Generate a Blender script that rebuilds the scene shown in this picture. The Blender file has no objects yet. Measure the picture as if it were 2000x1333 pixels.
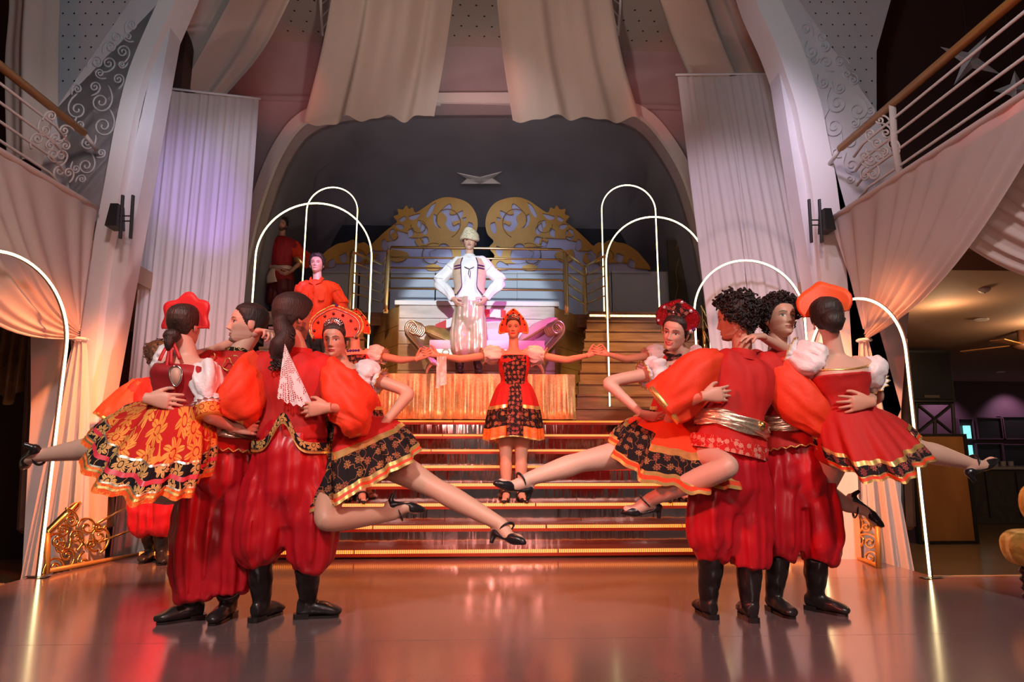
import bpy, bmesh, math, random
import numpy as np
from mathutils import Vector, Matrix, noise, Euler
rnd = random.Random(7)
scene = bpy.context.scene
COL = scene.collection
pi = math.pi
# ------------------------------------------------------------------ camera
FPX, PSI, TH, CAMH = 1250.0, math.radians(2.5), math.atan(218.5/1250), 0.855
cF = Vector((math.sin(PSI)*math.cos(TH), math.cos(PSI)*math.cos(TH), math.sin(TH)))
cR = Vector((math.cos(PSI), -math.sin(PSI), 0)); cU = cR.cross(cF); cC = Vector((0, 0, CAMH))
cam = bpy.data.cameras.new('camera'); camo = bpy.data.objects.new('camera', cam); COL.objects.link(camo)
cam.sensor_width = 36; cam.lens = FPX/2000*36; cam.clip_end = 200
camo.location = cC; camo.rotation_euler = cF.to_track_quat('-Z', 'Y').to_euler()
scene.camera = camo
def W(px, py, Y):                      # photo pixel -> point at distance Y from the camera's wall
    d = cF + cR*((px-1000)/FPX) - cU*((py-666.5)/FPX)
    return cC + d*(Y/d.y)
def G(px, py, z=0.0):                  # photo pixel -> point at height z
    d = cF + cR*((px-1000)/FPX) - cU*((py-666.5)/FPX)
    return cC + d*((z-CAMH)/d.z)
# ------------------------------------------------------------------ world, exposure, stage lamps and added fills
vs = scene.view_settings
scene.display_settings.display_device = 'sRGB'
vs.view_transform = 'Standard'; vs.look = 'None'; vs.gamma = 1.0; vs.use_curve_mapping = False; vs.exposure = 0.3
wd = bpy.data.worlds.new('world'); scene.world = wd; wd.use_nodes = True
wd.node_tree.nodes['Background'].inputs[0].default_value = (1.0, .84, .76, 1); wd.node_tree.nodes['Background'].inputs[1].default_value = .06
def spot(name, loc, tgt, energy, col, ang=40, blend=.5, rad=.15):
    l = bpy.data.lights.new(name, 'SPOT'); l.energy = energy; l.color = col; l.spot_size = math.radians(ang); l.spot_blend = blend; l.shadow_soft_size = rad
    o = bpy.data.objects.new(name, l); COL.objects.link(o); o.location = loc
    o.rotation_euler = (Vector(tgt)-Vector(loc)).to_track_quat('-Z', 'Y').to_euler(); return o
def point(name, loc, energy, col, rad=.1):
    l = bpy.data.lights.new(name, 'POINT'); l.energy = energy; l.color = col; l.shadow_soft_size = rad
    o = bpy.data.objects.new(name, l); COL.objects.link(o); o.location = loc; return o
WARM = (1, .80, .66); RED = (1, .10, .06); LAV = (.62, .55, 1); BLUE = (.35, .5, 1); PINK = (1, .55, .62); ORG = (1, .30, .12); VIO = (.45, .2, 1)
# front wash above the audience, then an added low fill
spot('front_wash_lamp', (-1.7, -1.0, 4.6), (-1.3, 3.5, 1.0), 780, (1, .88, .82), 46, .7, .25)
spot('front_wash_lamp', (1.9, -1.0, 4.6), (1.6, 3.5, 1.0), 780, (1, .88, .82), 46, .7, .25)
spot('front_red_lamp', (-4.6, 0.2, 3.6), (-1.2, 3.7, .8), 1300, RED, 56, .6, .2)
spot('front_red_lamp', (4.6, 0.2, 3.6), (1.3, 3.7, .8), 1300, RED, 56, .6, .2)
spot('low_pink_fill', (-.8, -.6, 1.7), (1.3, 3.5, .9), 120, (1, .42, .36), 60, .7, .2)  # unseen fill pair, added to redden legs and skin from low in front
spot('low_pink_fill', (.8, -.6, 1.7), (-1.3, 3.5, .9), 120, (1, .42, .36), 60, .7, .2)
# stage centre
spot('follow_spot', (-.3, -2.0, 3.5), (-.15, 8.2, 3.1), 3600, (.84, .93, 1), 13.5, .3, .06)
spot('magenta_lamp', (2.6, 4.5, 5.6), (.15, 8.1, 2.2), 900, (1, .22, .85), 20, .6, .1)
spot('amber_lamp', (1.0, 4.4, 5.6), (1.85, 8.2, 2.0), 1100, (1, .55, .2), 22, .6, .1)
spot('amber_lamp', (-1.0, 4.4, 5.6), (-1.6, 8.2, 2.0), 600, (1, .5, .2), 24, .6, .1)
spot('violet_lamp', (-.6, 3.2, 5.4), (-2.25, 7.6, 3.0), 1100, (.75, .3, 1), 8, .5, .06)
spot('stair_red_lamp', (0, 2.0, 5.2), (0, 6.4, .6), 1300, (1, .14, .04), 40, .7, .15)
spot('floor_red_lamp', (.5, 6.6, 5.4), (.1, 4.9, 0), 480, (1, .26, .10), 36, .7, .12)
spot('board_blue_lamp', (0, 6.6, 5.9), (0, 10.8, 4.0), 130, (.45, .62, 1), 46, .7, .1)
# curtains and upper walls
spot('curtain_violet_lamp', (-1.9, 4.6, 1.6), (-2.85, 6.2, 3.3), 230, (.35, .16, 1), 24, .9, .05)
spot('curtain_lavender_lamp', (-1.0, 2.6, 5.2), (-2.65, 6.3, 3.2), 360, (.72, .74, 1), 32, .8, .2)
spot('curtain_lavender_lamp', (1.0, 2.6, 5.2), (2.75, 6.4, 3.0), 520, (.88, .74, 1), 34, .8, .2)
spot('upper_wall_lamp', (-1.6, 5.2, 4.2), (-1.6, 9.6, 6.0), 35, (1, .72, .74), 60, .8, .2)
spot('upper_wall_lamp', (1.6, 5.2, 4.2), (1.6, 9.6, 6.0), 35, (1, .72, .74), 60, .8, .2)
for x in (-3.3, 0.0, 3.0): spot('upper_red_lamp', (x*.6, 6.2, 4.4), (x, 9.6, 6.75), 90, (1, .10, .06), 26, .8, .1)
spot('vault_fill', (0, 7.2, 4.4), (0, 10.9, 6.3), 75, (.96, .88, .92), 80, .9, .2)  # added fill, lifts the vault front that stays black otherwise
spot('drape_lamp', (0.0, 3.0, 2.2), (0.0, 8.3, 6.8), 330, (1, .86, .74), 62, .8, .12)
spot('drape_side_lamp', (-4.0, 4.0, 6.6), (0.6, 8.3, 6.4), 110, (1, .85, .7), 50, .8, .1)
for sx in (-1, 1):
    spot('swag_wash_lamp', (sx*.8, .8, 4.4), (sx*3.3, 4.4, 2.7), 250, (1, .76, .76), 44, .8, .2)
    spot('side_orange_lamp', (sx*1.6, 3.9, 3.4), (sx*3.6, 5.4, .0), 1100, (1, .24, .07), 44, .9, .1)
    spot('curtain_pink_uplight', (sx*1.9, 4.9, .25), (sx*2.95, 6.4, 2.0), 170, (1, .66, .66), 66, .9, .1)
    spot('rail_orange_lamp', (sx*2.3, 4.9, 2.6), (sx*3.1, 5.6, .3), 60, (1, .3, .08), 70, .8, .08)
for x, y, r in ((-2.7, 3.0, 11), (.55, 3.25, 10), (2.2, 3.0, 9), (-.9, 3.9, 8), (.3, 4.4, 10)): spot('floor_red_beam', (x*.6, 4.6, 6.2), (x, y, 0), 170, (1, .07, .03), r, .9, .08)
for sx in (-1, 1): spot('upper_side_fill', (sx*1.0, 2.2, 3.6), (sx*3.9, 5.8, 5.0), 120, (.80, .90, 1), 50, .8, .2)  # added fills for the dotted boards and upper piers, no fixture there
# lamps of the hall beside the stage
point('hall_ceiling_lamp', (6.9, 7.3, 2.25), 34, (1, .62, .34), .1)
point('hall_ceiling_lamp', (5.0, 6.6, 2.2), 14, (1, .60, .32), .1)
for x in (10.2, 11.8): spot('bar_wall_lamp', (x, 13.4, 2.38), (x, 14, 1.2), 45, (1, .62, .85), 90, .8, .05)
# ------------------------------------------------------------------ materials
MATS = {}
def nn(nt, t, **kw):
    n = nt.nodes.new(t)
    for k, v in kw.items(): setattr(n, k, v)
    return n
def mat(name, col, rough=.6, metal=0., col2=None, nscale=8., bump=0., bscale=40., emit=None, estr=0., spec=.5, sheen=0., trans=0., alpha=1., stretch=None, coat=0., coord='Object', aniso=0.):
    m = bpy.data.materials.new(name); m.use_nodes = True; nt = m.node_tree; b = nt.nodes['Principled BSDF']
    b.inputs['Base Color'].default_value = (*col, 1); b.inputs['Roughness'].default_value = rough; b.inputs['Metallic'].default_value = metal
    b.inputs['Specular IOR Level'].default_value = spec
    if sheen: b.inputs['Sheen Weight'].default_value = sheen; b.inputs['Sheen Roughness'].default_value = .35; b.inputs['Sheen Tint'].default_value = (*[min(1, c*1.2+.15) for c in col], 1)
    if coat: b.inputs['Coat Weight'].default_value = coat; b.inputs['Coat Roughness'].default_value = .12
    if alpha < 1: b.inputs['Alpha'].default_value = alpha
    tc = nn(nt, 'ShaderNodeTexCoord'); src = tc.outputs[coord]
    if stretch:
        mp = nn(nt, 'ShaderNodeMapping'); mp.inputs['Scale'].default_value = stretch; nt.links.new(src, mp.inputs[0]); src = mp.outputs[0]
    if col2 is not None:
        nz = nn(nt, 'ShaderNodeTexNoise'); nz.inputs['Scale'].default_value = nscale; nz.inputs['Detail'].default_value = 4
        mx = nn(nt, 'ShaderNodeMix', data_type='RGBA'); mx.inputs[6].default_value = (*col, 1); mx.inputs[7].default_value = (*col2, 1)
        rp = nn(nt, 'ShaderNodeMapRange'); rp.inputs[1].default_value = .35; rp.inputs[2].default_value = .65
        nt.links.new(src, nz.inputs[0]); nt.links.new(nz.outputs[0], rp.inputs[0]); nt.links.new(rp.outputs[0], mx.inputs[0]); nt.links.new(mx.outputs[2], b.inputs['Base Color'])
    if bump:
        nb = nn(nt, 'ShaderNodeTexNoise'); nb.inputs['Scale'].default_value = bscale; nb.inputs['Detail'].default_value = 3
        bp = nn(nt, 'ShaderNodeBump'); bp.inputs['Strength'].default_value = bump; bp.inputs['Distance'].default_value = .02
        nt.links.new(src, nb.inputs[0]); nt.links.new(nb.outputs[0], bp.inputs['Height']); nt.links.new(bp.outputs[0], b.inputs['Normal'])
    if emit: b.inputs['Emission Color'].default_value = (*emit, 1); b.inputs['Emission Strength'].default_value = estr
    if trans:
        out = nt.nodes['Material Output']; tl = nn(nt, 'ShaderNodeBsdfTranslucent'); tl.inputs[0].default_value = (*col, 1)
        ms = nn(nt, 'ShaderNodeMixShader'); ms.inputs[0].default_value = trans
        nt.links.new(b.outputs[0], ms.inputs[1]); nt.links.new(tl.outputs[0], ms.inputs[2]); nt.links.new(ms.outputs[0], out.inputs[0])
    MATS[name] = m; return m
def led_mat(name, col, strength, period, axis, duty=.6, base=.25):
    m = mat(name, (.5, .4, .25), .4); nt = m.node_tree; b = nt.nodes['Principled BSDF']
    tc = nn(nt, 'ShaderNodeTexCoord'); sp = nn(nt, 'ShaderNodeSeparateXYZ'); nt.links.new(tc.outputs['UV' if axis == 'U' else 'Object'], sp.inputs[0])
    md = nn(nt, 'ShaderNodeMath', operation='FRACT'); ml = nn(nt, 'ShaderNodeMath', operation='MULTIPLY'); ml.inputs[1].default_value = 1/period
    nt.links.new(sp.outputs[0], ml.inputs[0]); nt.links.new(ml.outputs[0], md.inputs[0])
    lt = nn(nt, 'ShaderNodeMath', operation='LESS_THAN'); lt.inputs[1].default_value = duty; nt.links.new(md.outputs[0], lt.inputs[0])
    ma = nn(nt, 'ShaderNodeMath', operation='MULTIPLY_ADD'); ma.inputs[1].default_value = strength*(1-base); ma.inputs[2].default_value = strength*base
    nt.links.new(lt.outputs[0], ma.inputs[0]); nt.links.new(ma.outputs[0], b.inputs['Emission Strength']); b.inputs['Emission Color'].default_value = (*col, 1)
    return m
def flower_mat(name, base, petal, petal2, scale, rough=.75, dens=.8, sheen=0., metal=.4):
    # scattered embroidered blossoms with leaves on cloth: voronoi cells in UV metres, petals by angle
    m = mat(name, base, rough, sheen=sheen, spec=.2); nt = m.node_tree; b = nt.nodes['Principled BSDF']
    L = nt.links.new
    tc = nn(nt, 'ShaderNodeTexCoord')
    nz = nn(nt, 'ShaderNodeTexNoise'); nz.inputs['Scale'].default_value = scale*2.2; L(tc.outputs['UV'], nz.inputs[0])
    ad = nn(nt, 'ShaderNodeVectorMath', operation='MULTIPLY_ADD'); ad.inputs[1].default_value = (.10/scale, .10/scale, 0); L(nz.outputs['Color'], ad.inputs[0]); L(tc.outputs['UV'], ad.inputs[2])
    vo = nn(nt, 'ShaderNodeTexVoronoi', voronoi_dimensions='2D'); vo.inputs['Scale'].default_value = scale; vo.inputs['Randomness'].default_value = .55; L(ad.outputs[0], vo.inputs[0])
    sc = nn(nt, 'ShaderNodeVectorMath', operation='SCALE'); sc.inputs['Scale'].default_value = 1.0; L(vo.outputs['Position'], sc.inputs[0])
    sb = nn(nt, 'ShaderNodeVectorMath', operation='SUBTRACT'); L(ad.outputs[0], sb.inputs[0]); L(sc.outputs[0], sb.inputs[1])
    sx = nn(nt, 'ShaderNodeSeparateXYZ'); L(sb.outputs[0], sx.inputs[0])
    at = nn(nt, 'ShaderNodeMath', operation='ARCTAN2'); L(sx.outputs[0], at.inputs[0]); L(sx.outputs[1], at.inputs[1])
    def mth(op, a, b=None, c=None):
        n = nn(nt, 'ShaderNodeMath', operation=op)
        for k_, x in enumerate((a, b, c)):
            if x is None: continue
            if isinstance(x, (int, float)): n.inputs[k_].default_value = x
            else: L(x, n.inputs[k_])
        return n.outputs[0]
    D_ = vo.outputs['Distance']; TH_ = at.outputs[0]
    sw = mth('ADD', mth('MULTIPLY', TH_, 4), mth('MULTIPLY', D_, 3.0))
    rad = mth('MULTIPLY', mth('MULTIPLY_ADD', mth('ABSOLUTE', mth('COSINE', sw)), .24, .16), dens)
    inside = mth('LESS_THAN', D_, rad)
    cut = mth('GREATER_THAN', mth('ABSOLUTE', mth('SINE', mth('MULTIPLY', sw, 2.0))), .22)
    ring = mth('GREATER_THAN', mth('ABSOLUTE', mth('SUBTRACT', D_, .13)), .022)
    fl_o = mth('MULTIPLY', mth('MULTIPLY', inside, cut), ring)
    class _o: outputs = [fl_o]
    fl = _o
    # stems: thin noise contour lines
    n2 = nn(nt, 'ShaderNodeTexNoise'); n2.inputs['Scale'].default_value = scale*.9; n2.inputs['Detail'].default_value = 1; L(tc.outputs['UV'], n2.inputs[0])
    ab = nn(nt, 'ShaderNodeMath', operation='SUBTRACT'); ab.inputs[1].default_value = .5; L(n2.outputs[0], ab.inputs[0])
    a2 = nn(nt, 'ShaderNodeMath', operation='ABSOLUTE'); L(ab.outputs[0], a2.inputs[0])
    st = nn(nt, 'ShaderNodeMath', operation='LESS_THAN'); st.inputs[1].default_value = .007; L(a2.outputs[0], st.inputs[0])
    mxx = nn(nt, 'ShaderNodeMath', operation='MAXIMUM'); L(fl.outputs[0], mxx.inputs[0]); L(st.outputs[0], mxx.inputs[1])
    pm = nn(nt, 'ShaderNodeMix', data_type='RGBA'); pm.inputs[6].default_value = (*petal, 1); pm.inputs[7].default_value = (*petal2, 1); L(vo.outputs['Color'], pm.inputs[0])
    cm = nn(nt, 'ShaderNodeMix', data_type='RGBA'); cm.inputs[6].default_value = (*base, 1); L(mxx.outputs[0], cm.inputs[0]); L(pm.outputs[2], cm.inputs[7]); L(cm.outputs[2], b.inputs['Base Color'])
    mt = nn(nt, 'ShaderNodeMath', operation='MULTIPLY'); mt.inputs[1].default_value = metal; L(mxx.outputs[0], mt.inputs[0]); L(mt.outputs[0], b.inputs['Metallic'])
    return m
def lamino(name, cols, rough=.3, scale=120, metal=.9, coord='UV'):
    # shimmering lame cloth: sparkling voronoi flakes
    m = mat(name, cols[0], rough, metal); nt = m.node_tree; b = nt.nodes['Principled BSDF']; L = nt.links.new
    tc = nn(nt, 'ShaderNodeTexCoord'); vo = nn(nt, 'ShaderNodeTexVoronoi'); vo.inputs['Scale'].default_value = scale; L(tc.outputs[coord], vo.inputs[0])
    sp = nn(nt, 'ShaderNodeSeparateColor'); L(vo.outputs['Color'], sp.inputs[0])
    mx = nn(nt, 'ShaderNodeMix', data_type='RGBA'); mx.inputs[6].default_value = (*cols[0], 1); mx.inputs[7].default_value = (*cols[1], 1); L(sp.outputs[0], mx.inputs[0]); L(mx.outputs[2], b.inputs['Base Color'])
    bp = nn(nt, 'ShaderNodeBump'); bp.inputs['Strength'].default_value = .5; bp.inputs['Distance'].default_value = .01; L(sp.outputs[1], bp.inputs['Height']); L(bp.outputs[0], b.inputs['Normal'])
    return m
mat('plaster', (.60, .565, .57), .8, col2=(.55, .52, .53), nscale=3, bump=.05)
mat('plaster_rib', (.72, .68, .66), .7, bump=.04)
mat('upper_wall', (.40, .34, .36), .85, col2=(.36, .30, .32), nscale=1.5)
mat('ceiling_board', (.38, .33, .29), .9, bump=.03)
mat('hole', (.01, .01, .01), .9)
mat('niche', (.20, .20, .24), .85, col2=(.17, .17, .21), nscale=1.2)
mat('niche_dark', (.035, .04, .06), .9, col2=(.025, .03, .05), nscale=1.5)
mat('stage_floor', (.165, .112, .112), .18, col2=(.14, .094, .094), nscale=2.2, bump=.012, bscale=14, spec=.6, coat=.35)
mat('tile_floor', (.30, .21, .11), .28, col2=(.26, .18, .10), nscale=3)
mat('edge_metal', (.45, .36, .25), .4, .6)
mat('mirror', (.70, .56, .54), .09, 1.0, bump=.6, bscale=2.0, stretch=(3, 1, .4))
mat('tread', (.16, .05, .03), .35, .2)
mat('nosing', (.42, .05, .02), .35, .3)
led_mat('led_amber', (1, .22, .02), 1.8, .0165, 'X', .55, .15)
led_mat('led_warm', (1, .80, .40), 6.0, .02, 'U', .62, .45)
mat('tube_back', (.08, .06, .05), .5)
mat('wood_step', (.34, .19, .09), .42, col2=(.22, .115, .05), nscale=3, stretch=(1, 8, 8), bump=.05, bscale=20)
mat('wood_plank', (.56, .47, .42), .5, col2=(.44, .36, .31), nscale=3, stretch=(1, 6, 6))
mat('wood_gold_lit', (.50, .31, .12), .5, col2=(.40, .23, .08), nscale=4)  # amber light on the podium wings put into the wood colour
mat('wood_panel', (.42, .20, .055), .45, col2=(.34, .15, .04), nscale=4, stretch=(1, 1, .3))
mat('wood_frame', (.13, .055, .025), .45, col2=(.10, .04, .02), nscale=6)
mat('gold', (.83, .60, .22), .22, 1.0)
mat('gold_wood', (.42, .22, .055), .4, .3)
mat('brass', (.85, .66, .32), .32, 1.0)
mat('gold_paint', (.50, .28, .06), .5, .25, col2=(.44, .24, .05), nscale=4)
mat('gold_line', (.26, .14, .03), .6)
mat('lavender_board', (.42, .44, .66), .7)
mat('pale_board', (.52, .58, .66), .7)
mat('black', (.012, .012, .012), .5)
mat('black_gloss', (.015, .014, .014), .25)
mat('iron_white', (.62, .58, .55), .5)
mat('relief', (.55, .52, .525), .75)
mat('sheer', (.78, .72, .71), .9, trans=.45, bump=.03)
mat('sheer_swag', (.78, .70, .68), .9, trans=.35)
mat('drape', (.60, .50, .43), .9, trans=.12)
mat('white_metal', (.66, .64, .64), .5)
mat('valance', (.20, .13, .05), .6, .3, col2=(.13, .08, .03), nscale=10)
mat('dark_wall', (.05, .018, .014), .7)
mat('bar_wall', (.10, .05, .075), .6, col2=(.09, .045, .065), nscale=2)
mat('bar_front', (.11, .09, .065), .6, col2=(.08, .065, .05), nscale=8)
mat('bar_top', (.5, .45, .4), .3)
mat('brown_ceiling', (.33, .21, .14), .8)
mat('glass_mirror', (.55, .5, .46), .03, 1.0)
mat('cyan_light', (.2, .6, .6), .5, emit=(.25, .9, .85), estr=.9)
mat('lamp_glow', (1, .9, .7), .5, emit=(1, .85, .6), estr=8)
lamino('gold_cloth', ((.80, .58, .28), (.95, .80, .50)), .42, 60, .75)
lamino('silver_gold', ((.72, .60, .42), (.95, .88, .72)), .3, 150)
lamino('gold_trim', ((.78, .48, .12), (1, .75, .3)), .35, 220)
lamino('stool_gold', ((.50, .28, .06), (.68, .44, .12)), .4, 30, .6, 'Object')
mat('sofa_fabric', (.78, .55, .62), .7)
mat('cushion_gold', (.48, .30, .10), .5, .3, col2=(.36, .20, .06), nscale=14, bump=.3, bscale=60)
mat('cushion_pink', (.72, .40, .42), .7)
mat('silver_leaf', (.62, .47, .33), .28, .9)
mat('red_cloth', (.55, .03, .03), .6)
mat('white_cloth', (.75, .73, .72), .7)
mat('map_board', (.05, .045, .025), .8)
# ------------------------------------------------------------------ mesh builder
def lerp(a, b, t): return a+(b-a)*t
def catmull(P, n):                     # smooth resample of a list of equal-length float tuples
    P = np.array(P, float); m = len(P)
    if m == 2: t = np.linspace(0, 1, n)[:, None]; return P[0]*(1-t)+P[1]*t
    E = np.vstack([2*P[0]-P[1], P, 2*P[-1]-P[-2]]); out = []
    for s in np.linspace(0, m-1, n):
        i = min(int(s), m-2); t = s-i; a, b, c, d = E[i:i+4]
        out.append(.5*((2*b)+(c-a)*t+(2*a-5*b+4*c-d)*t*t+(3*b-a-3*c+d)*t**3))
    return np.array(out)
class MB:
    def __init__(s): s.v = []; s.f = []; s.uv = {}
    def add(s, vs_, fs, uvs=None):
        o = len(s.v); s.v.extend([tuple(p) for p in vs_])
        for k, f in enumerate(fs):
            if uvs is not None: s.uv[len(s.f)] = uvs[k]
            s.f.append(tuple(i+o for i in f))
    def box(s, c, d, rot=None, taper=1.0):
        pts = []
        for z in (-.5, .5):
            k = taper if z > 0 else 1
            for x, y in ((-.5, -.5), (.5, -.5), (.5, .5), (-.5, .5)):
                p = Vector((x*d[0]*k, y*d[1]*k, z*d[2]))
                if rot is not None: p = rot @ p
                pts.append(p+Vector(c))
        s.add(pts, [(3, 2, 1, 0), (4, 5, 6, 7), (0, 1, 5, 4), (1, 2, 6, 5), (2, 3, 7, 6), (3, 0, 4, 7)]); return s
    def bx(s, x0, x1, y0, y1, z0, z1): return s.box(((x0+x1)/2, (y0+y1)/2, (z0+z1)/2), (x1-x0, y1-y0, z1-z0))
    def rings(s, R, closed=True, caps=True, vlen=None):      # R: (m,n,3) grid of ring points
        R = np.asarray(R, float); m, n = R.shape[:2]; fs = []; uv = []
        ul = np.concatenate([[0], np.cumsum(np.linalg.norm(np.diff(R[m//2], axis=0), axis=1))]); per = ul[-1]+np.linalg.norm(R[m//2, 0]-R[m//2, -1])
        ul = np.append(ul, per)
        vl = np.concatenate([[0], np.cumsum(np.linalg.norm(np.diff(R.mean(1) if closed else R[:, n//2], axis=0), axis=1))])
        for i in range(m-1):
            for j in range(n if closed else n-1):
                k = (j+1) % n; fs.append((i*n+j, i*n+k, (i+1)*n+k, (i+1)*n+j)); uv.append(((ul[j], vl[i]), (ul[j+1], vl[i]), (ul[j+1], vl[i+1]), (ul[j], vl[i+1])))
        s.add(R.reshape(-1, 3), fs, uv)
        if closed and caps:
            o = len(s.v)-m*n
            s.f.append(tuple(o+j for j in reversed(range(n)))); s.f.append(tuple(o+(m-1)*n+j for j in range(n)))
        return s
    def tube(s, pts, r, n=10, sub=None, caps=True, flat=1.0, ref=None):
        pts = [tuple(p) for p in pts]; m = len(pts)
        rr = [r]*m if isinstance(r, (int, float)) else list(r)
        rr = [(q, q*flat) if isinstance(q, (int, float)) else q for q in rr]
        A = np.array([(*p, *q) for p, q in zip(pts, rr)], float)
        if sub: A = catmull(A, sub)
        P = A[:, :3]; T = np.gradient(P, axis=0); T /= np.linalg.norm(T, axis=1)[:, None]+1e-12
        u = np.array(ref if ref is not None else ((0, 0, 1) if abs(T[0][2]) < .9 else (0, 1, 0)), float); out = []
        th = np.linspace(0, 2*pi, n, endpoint=False)
        for i in range(len(P)):
            if ref is not None: u = np.array(ref, float)
            u = u-T[i]*(u@T[i]); u /= np.linalg.norm(u)+1e-12; w = np.cross(T[i], u)
            out.append(P[i]+np.outer(np.cos(th)*A[i, 3], u)+np.outer(np.sin(th)*A[i, 4], w))
        return s.rings(out, True, caps)
    def lathe(s, prof, c=(0, 0, 0), n=20):
        th = np.linspace(0, 2*pi, n, endpoint=False)
        return s.rings([[(c[0]+r*math.cos(t), c[1]+r*math.sin(t), c[2]+z) for t in th] for r, z in prof])
    def ball(s, c, r, n=8, m=6):
        r = (r, r, r) if isinstance(r, (int, float)) else r
        R = [[(c[0]+r[0]*math.sin(a)*math.cos(t), c[1]+r[1]*math.sin(a)*math.sin(t), c[2]-r[2]*math.cos(a)) for t in np.linspace(0, 2*pi, n, endpoint=False)] for a in np.linspace(.12, pi-.12, m)]
        return s.rings(R)
    def prism(s, poly, ax, depth):       # poly: list of 3d points (flat), extruded by vector
        n = len(poly); d = Vector(ax)*depth
        s.add([Vector(p) for p in poly]+[Vector(p)+d for p in poly], [tuple(range(n)), tuple(range(2*n-1, n-1, -1))]+[(i+n, (i+1) % n+n, (i+1) % n, i) for i in range(n)]); return s
    def grid(s, P): return s.rings(P, closed=False)
    def build(s, name, m, parent=None, smooth=False, auto=None):
        me = bpy.data.meshes.new(name); me.from_pydata(s.v, [], s.f)
        if s.uv:
            ul = me.uv_layers.new(name='UVMap'); data = np.zeros(len(me.loops)*2)
            for k, p in enumerate(me.polygons):
                if k in s.uv:
                    for a, l in enumerate(p.loop_indices): data[2*l:2*l+2] = s.uv[k][a]
            ul.data.foreach_set('uv', data)
        return link(name, me, m, parent, smooth)
def link(name, me, m, parent=None, smooth=False):
    if m is not None: me.materials.append(MATS[m] if isinstance(m, str) else m)
    if smooth: me.polygons.foreach_set('use_smooth', [True]*len(me.polygons))
    bmq = bmesh.new(); bmq.from_mesh(me); bmesh.ops.recalc_face_normals(bmq, faces=bmq.faces); bmq.to_mesh(me); bmq.free()
    o = bpy.data.objects.new(name, me); COL.objects.link(o)
    if parent is not None: adopt(o, parent)
    return o
def wloc(o):
    p = Vector((0, 0, 0))
    while o is not None: p += o.location; o = o.parent if o.parent else None
    return p
BASE = {}
def adopt(o, parent):
    o.parent = parent; o.matrix_parent_inverse = Matrix.Translation(-BASE.get(parent.name, Vector((0, 0, 0)))); return o
def tag(o, label=None, cat=None, group=None, kind=None):
    if label: o['label'] = label
    if cat: o['category'] = cat
    if group: o['group'] = group
    if kind: o['kind'] = kind
    return o
def thing(name, label, cat, loc=(0, 0, 0), group=None):
    o = bpy.data.objects.new(name, None); COL.objects.link(o); o.location = loc; o.empty_display_size = .1
    BASE[o.name] = Vector(loc); return tag(o, label, cat, group)
def structure(name, mb, m, smooth=False):
    return tag(mb.build(name, m, None, smooth), kind='structure')
def fill2d(name, outer, holes, to3, depth, m, parent=None):
    # flat board with cut-outs: filled 2D curve, given thickness, then placed by to3(u, v, w)
    cu = bpy.data.curves.new(name, 'CURVE'); cu.dimensions = '2D'; cu.fill_mode = 'BOTH'; cu.extrude = depth/2
    for poly in [outer]+holes:
        sp = cu.splines.new('POLY'); sp.points.add(len(poly)-1)
        for p, q in zip(sp.points, poly): p.co = (q[0], q[1], 0, 1)
        sp.use_cyclic_u = True
    tmp = bpy.data.objects.new('tmp', cu); COL.objects.link(tmp)
    dg = bpy.context.evaluated_depsgraph_get(); me = bpy.data.meshes.new_from_object(tmp.evaluated_get(dg))
    bpy.data.objects.remove(tmp); bpy.data.curves.remove(cu)
    me.name = name; me.materials.clear()
    for v in me.vertices: v.co = to3(v.co.x, v.co.y, v.co.z)
    return link(name, me, m, parent)
def remesh(mb, voxel, smooth=3, factor=.5):
    me = bpy.data.meshes.new('tmp'); me.from_pydata(mb.v, [], mb.f)
    bmq = bmesh.new(); bmq.from_mesh(me); bmesh.ops.recalc_face_normals(bmq, faces=bmq.faces); bmq.to_mesh(me); bmq.free()
    o = bpy.data.objects.new('tmp', me); COL.objects.link(o)
    r = o.modifiers.new('r', 'REMESH'); r.mode = 'VOXEL'; r.voxel_size = voxel
    if smooth: sm = o.modifiers.new('s', 'SMOOTH'); sm.iterations = smooth; sm.factor = factor
    dg = bpy.context.evaluated_depsgraph_get(); out = bpy.data.meshes.new_from_object(o.evaluated_get(dg))
    bpy.data.objects.remove(o); bpy.data.meshes.remove(me)
    return out
def me_arrays(me):
    v = np.empty(len(me.vertices)*3); me.vertices.foreach_get('co', v)
    return v.reshape(-1, 3), [tuple(p.vertices) for p in me.polygons]
def spiral(c, r, a0, turns, sgn=1, n=26, inner=.12):          # curl in a plane, list of (u, v)
    out = []
    for i in range(n):
        t = i/(n-1); a = a0+sgn*turns*2*pi*t; q = r*((1-t)*(1-inner)+inner); out.append((c[0]+q*math.cos(a), c[1]+q*math.sin(a)))
    return out
# ================================================================== STRUCTURE
LOW = -.45                                            # hall floor beside the stage
NY, NZ, NT, NR = 5.5, .07, .27, .165                  # stair noses
TOPZ = NZ+7*NR; LANDZ = 2.85
def V(*a): return Vector(a)
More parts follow.
